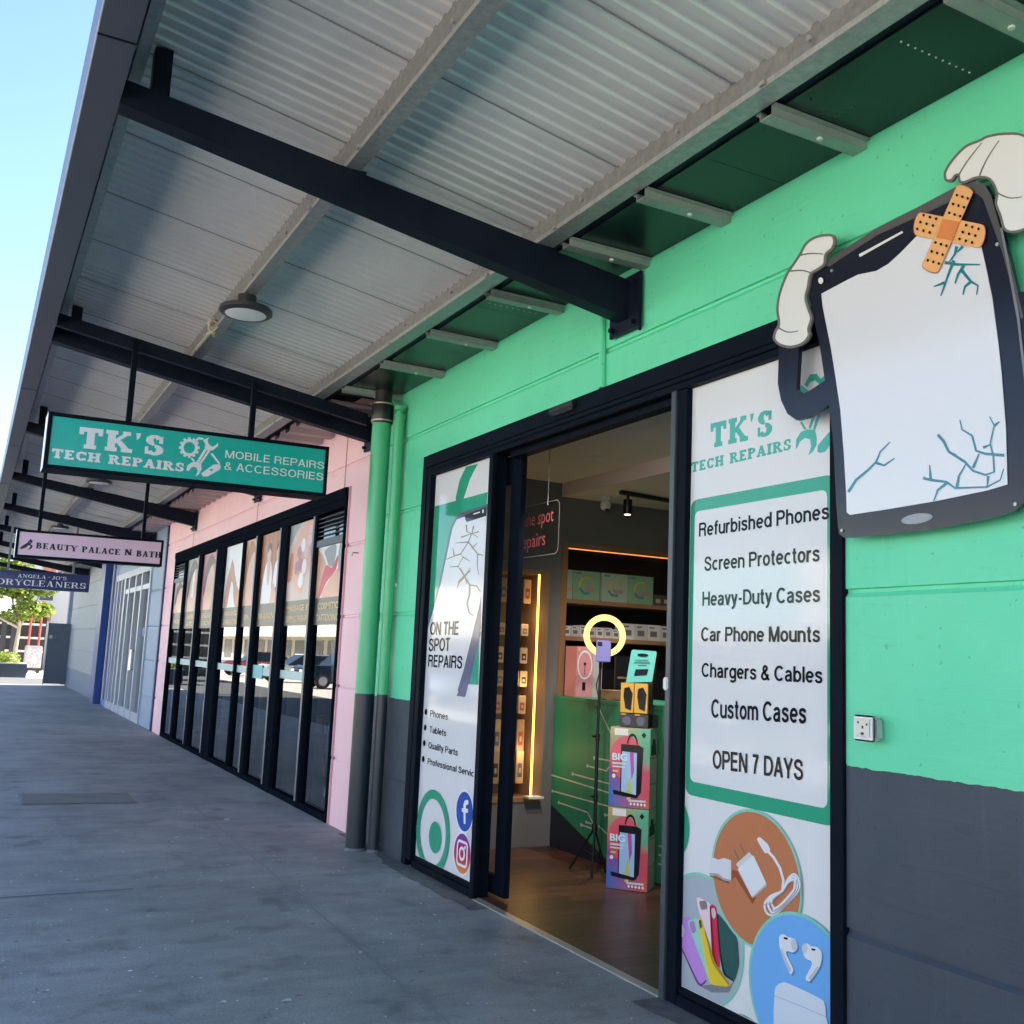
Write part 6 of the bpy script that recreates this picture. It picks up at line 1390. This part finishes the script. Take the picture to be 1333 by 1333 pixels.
# dark slatted screen with pale rails, red posts, trolley
t = thing('slatted_screen', 'black panelled screen with pale horizontal rails behind the tree', 'screen', (-3, 57, -.16))
box(-9, .55, 57.0, 57.15, -.16, 2.6).build('dark_panel', mat('black_screen_panel', (.014, .014, .015), .35), t)
m = MB()
for z in (.75, 1.42, 2.10, 2.58): m.box(-9, .5, 56.9, 56.998, z, z+.11)
m.build('rail', mat('pale_rail', (.55, .53, .50), .5), t)
m = MB()
for x in (-1.05, -1.5, -3.4): m.box(x, x+.25, 56.88, 56.899, -.16, 2.7)
m.build('post', mat('dark_post', (.03, .03, .035), .5), t)
for x, h, lb in ((-.28, 2.9, 'red steel post in front of the black screen, nearer the tree'), (.17, 3.3, 'red steel post in front of the black screen, beside the open grey gate')):
    tt = thing('red_post', lb, 'post', (x, 55.5, -.16))
    MB().tube([(x, 55.5, -.16), (x+.02, 55.5, h)], .05, 10).build('shaft', mat('red_post_paint', (.50, .06, .04), .5), tt); MB().lathe((x, 55.5, -.16), [(.12, 0), (.12, .03)], 12).build('base_plate', BLACKPL, tt)
t = thing('patterned_trolley', 'pale patterned box trolley on small wheels below the red posts', 'trolley', (-.2, 52.5, -.16))
box(-.52, .20, 52.3, 53.0, .10, 1.12).build('patterned_box', mat('patterned_cloth', (.42, .40, .42), .6, var=.5, vscale=9), t, bevel=.03)
m = MB()
for x in (-.4, .08): m.tube([(x, 52.3, -.06), (x, 52.4, -.06)], .09, 12)
m.build('wheel', BLACKPL, t); box(-.55, .22, 52.3, 53.0, .02, .098).build('trolley_base', BLACKPL, t)
t = thing('far_building', 'pale far building with brick red panels beyond the street tree', 'building', (3, 62, -.16))
box(.2, 9, 60, 70, -.16, 6).build('wall', mat('far_pale_wall', (.45, .43, .42), .7), t)
m = MB(); m.box(.3, .9, 59.95, 59.999, 4.4, 5.6); m.box(.3, .9, 59.95, 59.999, 2.4, 3.3); m.build('brick_panel', mat('brick_red_panel', (.40, .16, .10), .7, var=.3, vscale=5), t)
box(.25, .9, 59.95, 59.999, 3.5, 4.2).build('window', mat('far_window', (.05, .06, .09), .2), t)
t = thing('service_riser', 'slate blue corner column with white and red service pipes at the end wall', 'column', (.3, 37.2, 0))
box(-.05, .28, 37.2, 37.6, 0, 3.9).build('column', mat('slate_column', (.10, .14, .20), .5), t)
for x, c in ((.36, (.40, .36, .36)), (.45, (.5, .52, .55)), (.54, (.30, .25, .25))): MB().tube([(x, 37.4, 0), (x, 37.4, 3.9)], .03, 8).build('service_pipe', mat('riser_pipe_%d' % int(x*100), c, .5), t)
MB().lathe((.50, 37.36, 2.62), [(.05, 0), (.08, .03), (.08, .12), (.03, .2)], 12).build('red_valve', mat('red_valve_paint', (.5, .03, .03), .4), t)

# =================================================================== ACROSS THE CAR PARK (seen mirrored in the glass)
t = thing('opposite_shops', 'long cream row of shops across the car park', 'building', (-30, 60, -.16))
CREAM = mat('cream_render', (.50, .47, .40), .7, var=.05)
box(-40, -30, -30, 170, -.16, 6.9).build('wall', CREAM, t)
m = MB(); y = -28
while y < 168:
    m.box(-29.999, -29.96, y, y+4.6, -.1, 2.5); y += 6
m.build('shop_window', mat('dark_shop_window', (.03, .035, .04), .1), t)
MB().hexa([(-30, -30, 3.0), (-27, -30, 2.8), (-27, 170, 2.8), (-30, 170, 3.0), (-30, -30, 3.4), (-27, -30, 3.2), (-27, 170, 3.2), (-30, 170, 3.4)]).build('awning', CREAM, t)
box(-29.998, -29.9, 34.6, 43, 3.6, 6.6).build('fascia_panel', mat('aqua_fascia', (.22, .55, .55), .5), t); box(-29.998, -29.9, 32.6, 34.5, 3.6, 6.6).build('fascia_panel', mat('white_fascia', (.8, .8, .76), .5), t)
def car(x, y, paint, label, suv, rack=False):
    t = thing('parked_car', label, 'car', (x, y, -.16), 'cars parked facing the shops')
    hw = .9; z = -.155
    # side profile along x (nose towards +x)
    if suv: body = [(-2.3, .42), (-2.34, .95), (-2.28, 1.05), (2.15, .98), (2.35, .82), (2.38, .42)]; roof = [(-2.22, 1.05), (-2.05, 1.72), (.45, 1.74), (1.15, 1.0)]
    else: body = [(-2.2, .36), (-2.25, .82), (-2.1, .92), (2.0, .86), (2.25, .70), (2.28, .36)]; roof = [(-1.75, .92), (-1.15, 1.42), (.25, 1.44), (1.05, .88)]
    m = MB(); m.poly([(x+a, y-hw, z+b) for a, b in body], (0, 2*hw, 0)); m.build('body', paint, t, bevel=.06, seg=3)
    g = MB(); k = len(roof); ins = .16
    lo = [roof[0], roof[-1]]; hi = [roof[1], roof[2]]
    g.hexa([(x+lo[0][0], y-hw+.04, z+lo[0][1]-.02), (x+lo[1][0], y-hw+.04, z+lo[1][1]-.02), (x+lo[1][0], y+hw-.04, z+lo[1][1]-.02), (x+lo[0][0], y+hw-.04, z+lo[0][1]-.02), (x+hi[0][0], y-hw+ins, z+hi[0][1]-.05), (x+hi[1][0], y-hw+ins, z+hi[1][1]-.05), (x+hi[1][0], y+hw-ins, z+hi[1][1]-.05), (x+hi[0][0], y+hw-ins, z+hi[0][1]-.05)])
    g.build('windows', mat('car_glass', (.015, .018, .02), .04, spec=.8), t)
    r = MB(); r.box(x+hi[0][0]-.03, x+hi[1][0]+.03, y-hw+ins-.02, y+hw-ins+.02, z+hi[0][1]-.055, z+hi[0][1]); r.build('roof', paint, t, bevel=.02)
    for wx in (-1.4, 1.45):
        for s in (-1, 1):
            w = MB().tube([(x+wx, y+s*(hw-.18), z+.335), (x+wx, y+s*(hw+.02), z+.335)], .335, 20).build('wheel', mat('tyre', (.015, .015, .016), .7), t)
            MB().tube([(x+wx, y+s*(hw+.021), z+.335), (x+wx, y+s*(hw+.03), z+.335)], .20, 14).build('rim', mat('alloy', (.5, .5, .52), .3, metal=.8), w)
    for s in (-1, 1): MB().box(x+2.25, x+2.395, y+s*.62-.2, y+s*.62+.2, z+.64, z+.80).build('headlight', mat('headlight_lens', (.7, .72, .75), .1), t, bevel=.02)
    m = MB(); m.box(x+2.38, x+2.40, y-.55, y+.55, z+.45, z+.62); m.build('grille', BLACKPL, t)
    if rack:
        m = MB()
        for s in (-1, 1): m.tube([(x-1.8, y+s*.62, z+1.82), (x+.3, y+s*.62, z+1.82)], .02, 6)
        for a in (-1.4, -.1): m.tube([(x+a, y-.7, z+1.86), (x+a, y+.7, z+1.86)], .02, 6); m.tube([(x+a, y-.62, z+1.70), (x+a, y-.62, z+1.86)], .015, 6); m.tube([(x+a, y+.62, z+1.70), (x+a, y+.62, z+1.86)], .015, 6)
        m.build('roof_rack', BLACKPL, t)
cp = lambda n, c: mat(n, c, .15, coat=1.0)
CARS = [(4.5, cp('car_charcoal', (.03, .035, .045)), 'charcoal sedan parked opposite the printed shop panels', False, False), (8, cp('car_silver', (.35, .36, .38)), 'silver four wheel drive parked opposite the green shop', True, False), (12, cp('car_black', (.012, .012, .014)), 'black sedan parked opposite the green shop', False, False), (16, cp('car_navy', (.02, .03, .08)), 'navy hatchback parked beside the white one', False, False), (19.5, cp('car_white', (.75, .75, .75)), 'white hatchback parked nearest along the car park row', False, False), (25.5, cp('car_charcoal', (.03, .035, .045), ), 'charcoal four wheel drive with a roof rack in the car park', True, True), (29.5, cp('car_silver_blue', (.30, .38, .50)), 'silver blue station car parked beside the roof rack car', True, False),
        (33.5, cp('car_white', (.75, .75, .75)), 'white four wheel drive parked mid row', True, False), (38, cp('car_blue', (.04, .12, .35)), 'deep blue sedan parked in the row', False, False), (44, cp('car_black', (.012, .012, .014)), 'black four wheel drive parked in the row', True, False), (51, cp('car_white', (.75, .75, .75)), 'white sedan parked further along the row', False, False), (60, cp('car_red', (.35, .03, .03)), 'red sedan parked at the far end of the row', False, False)]
for y, pm, lb, su, rk in CARS: car(-12.2, y, pm, lb, su, rk)
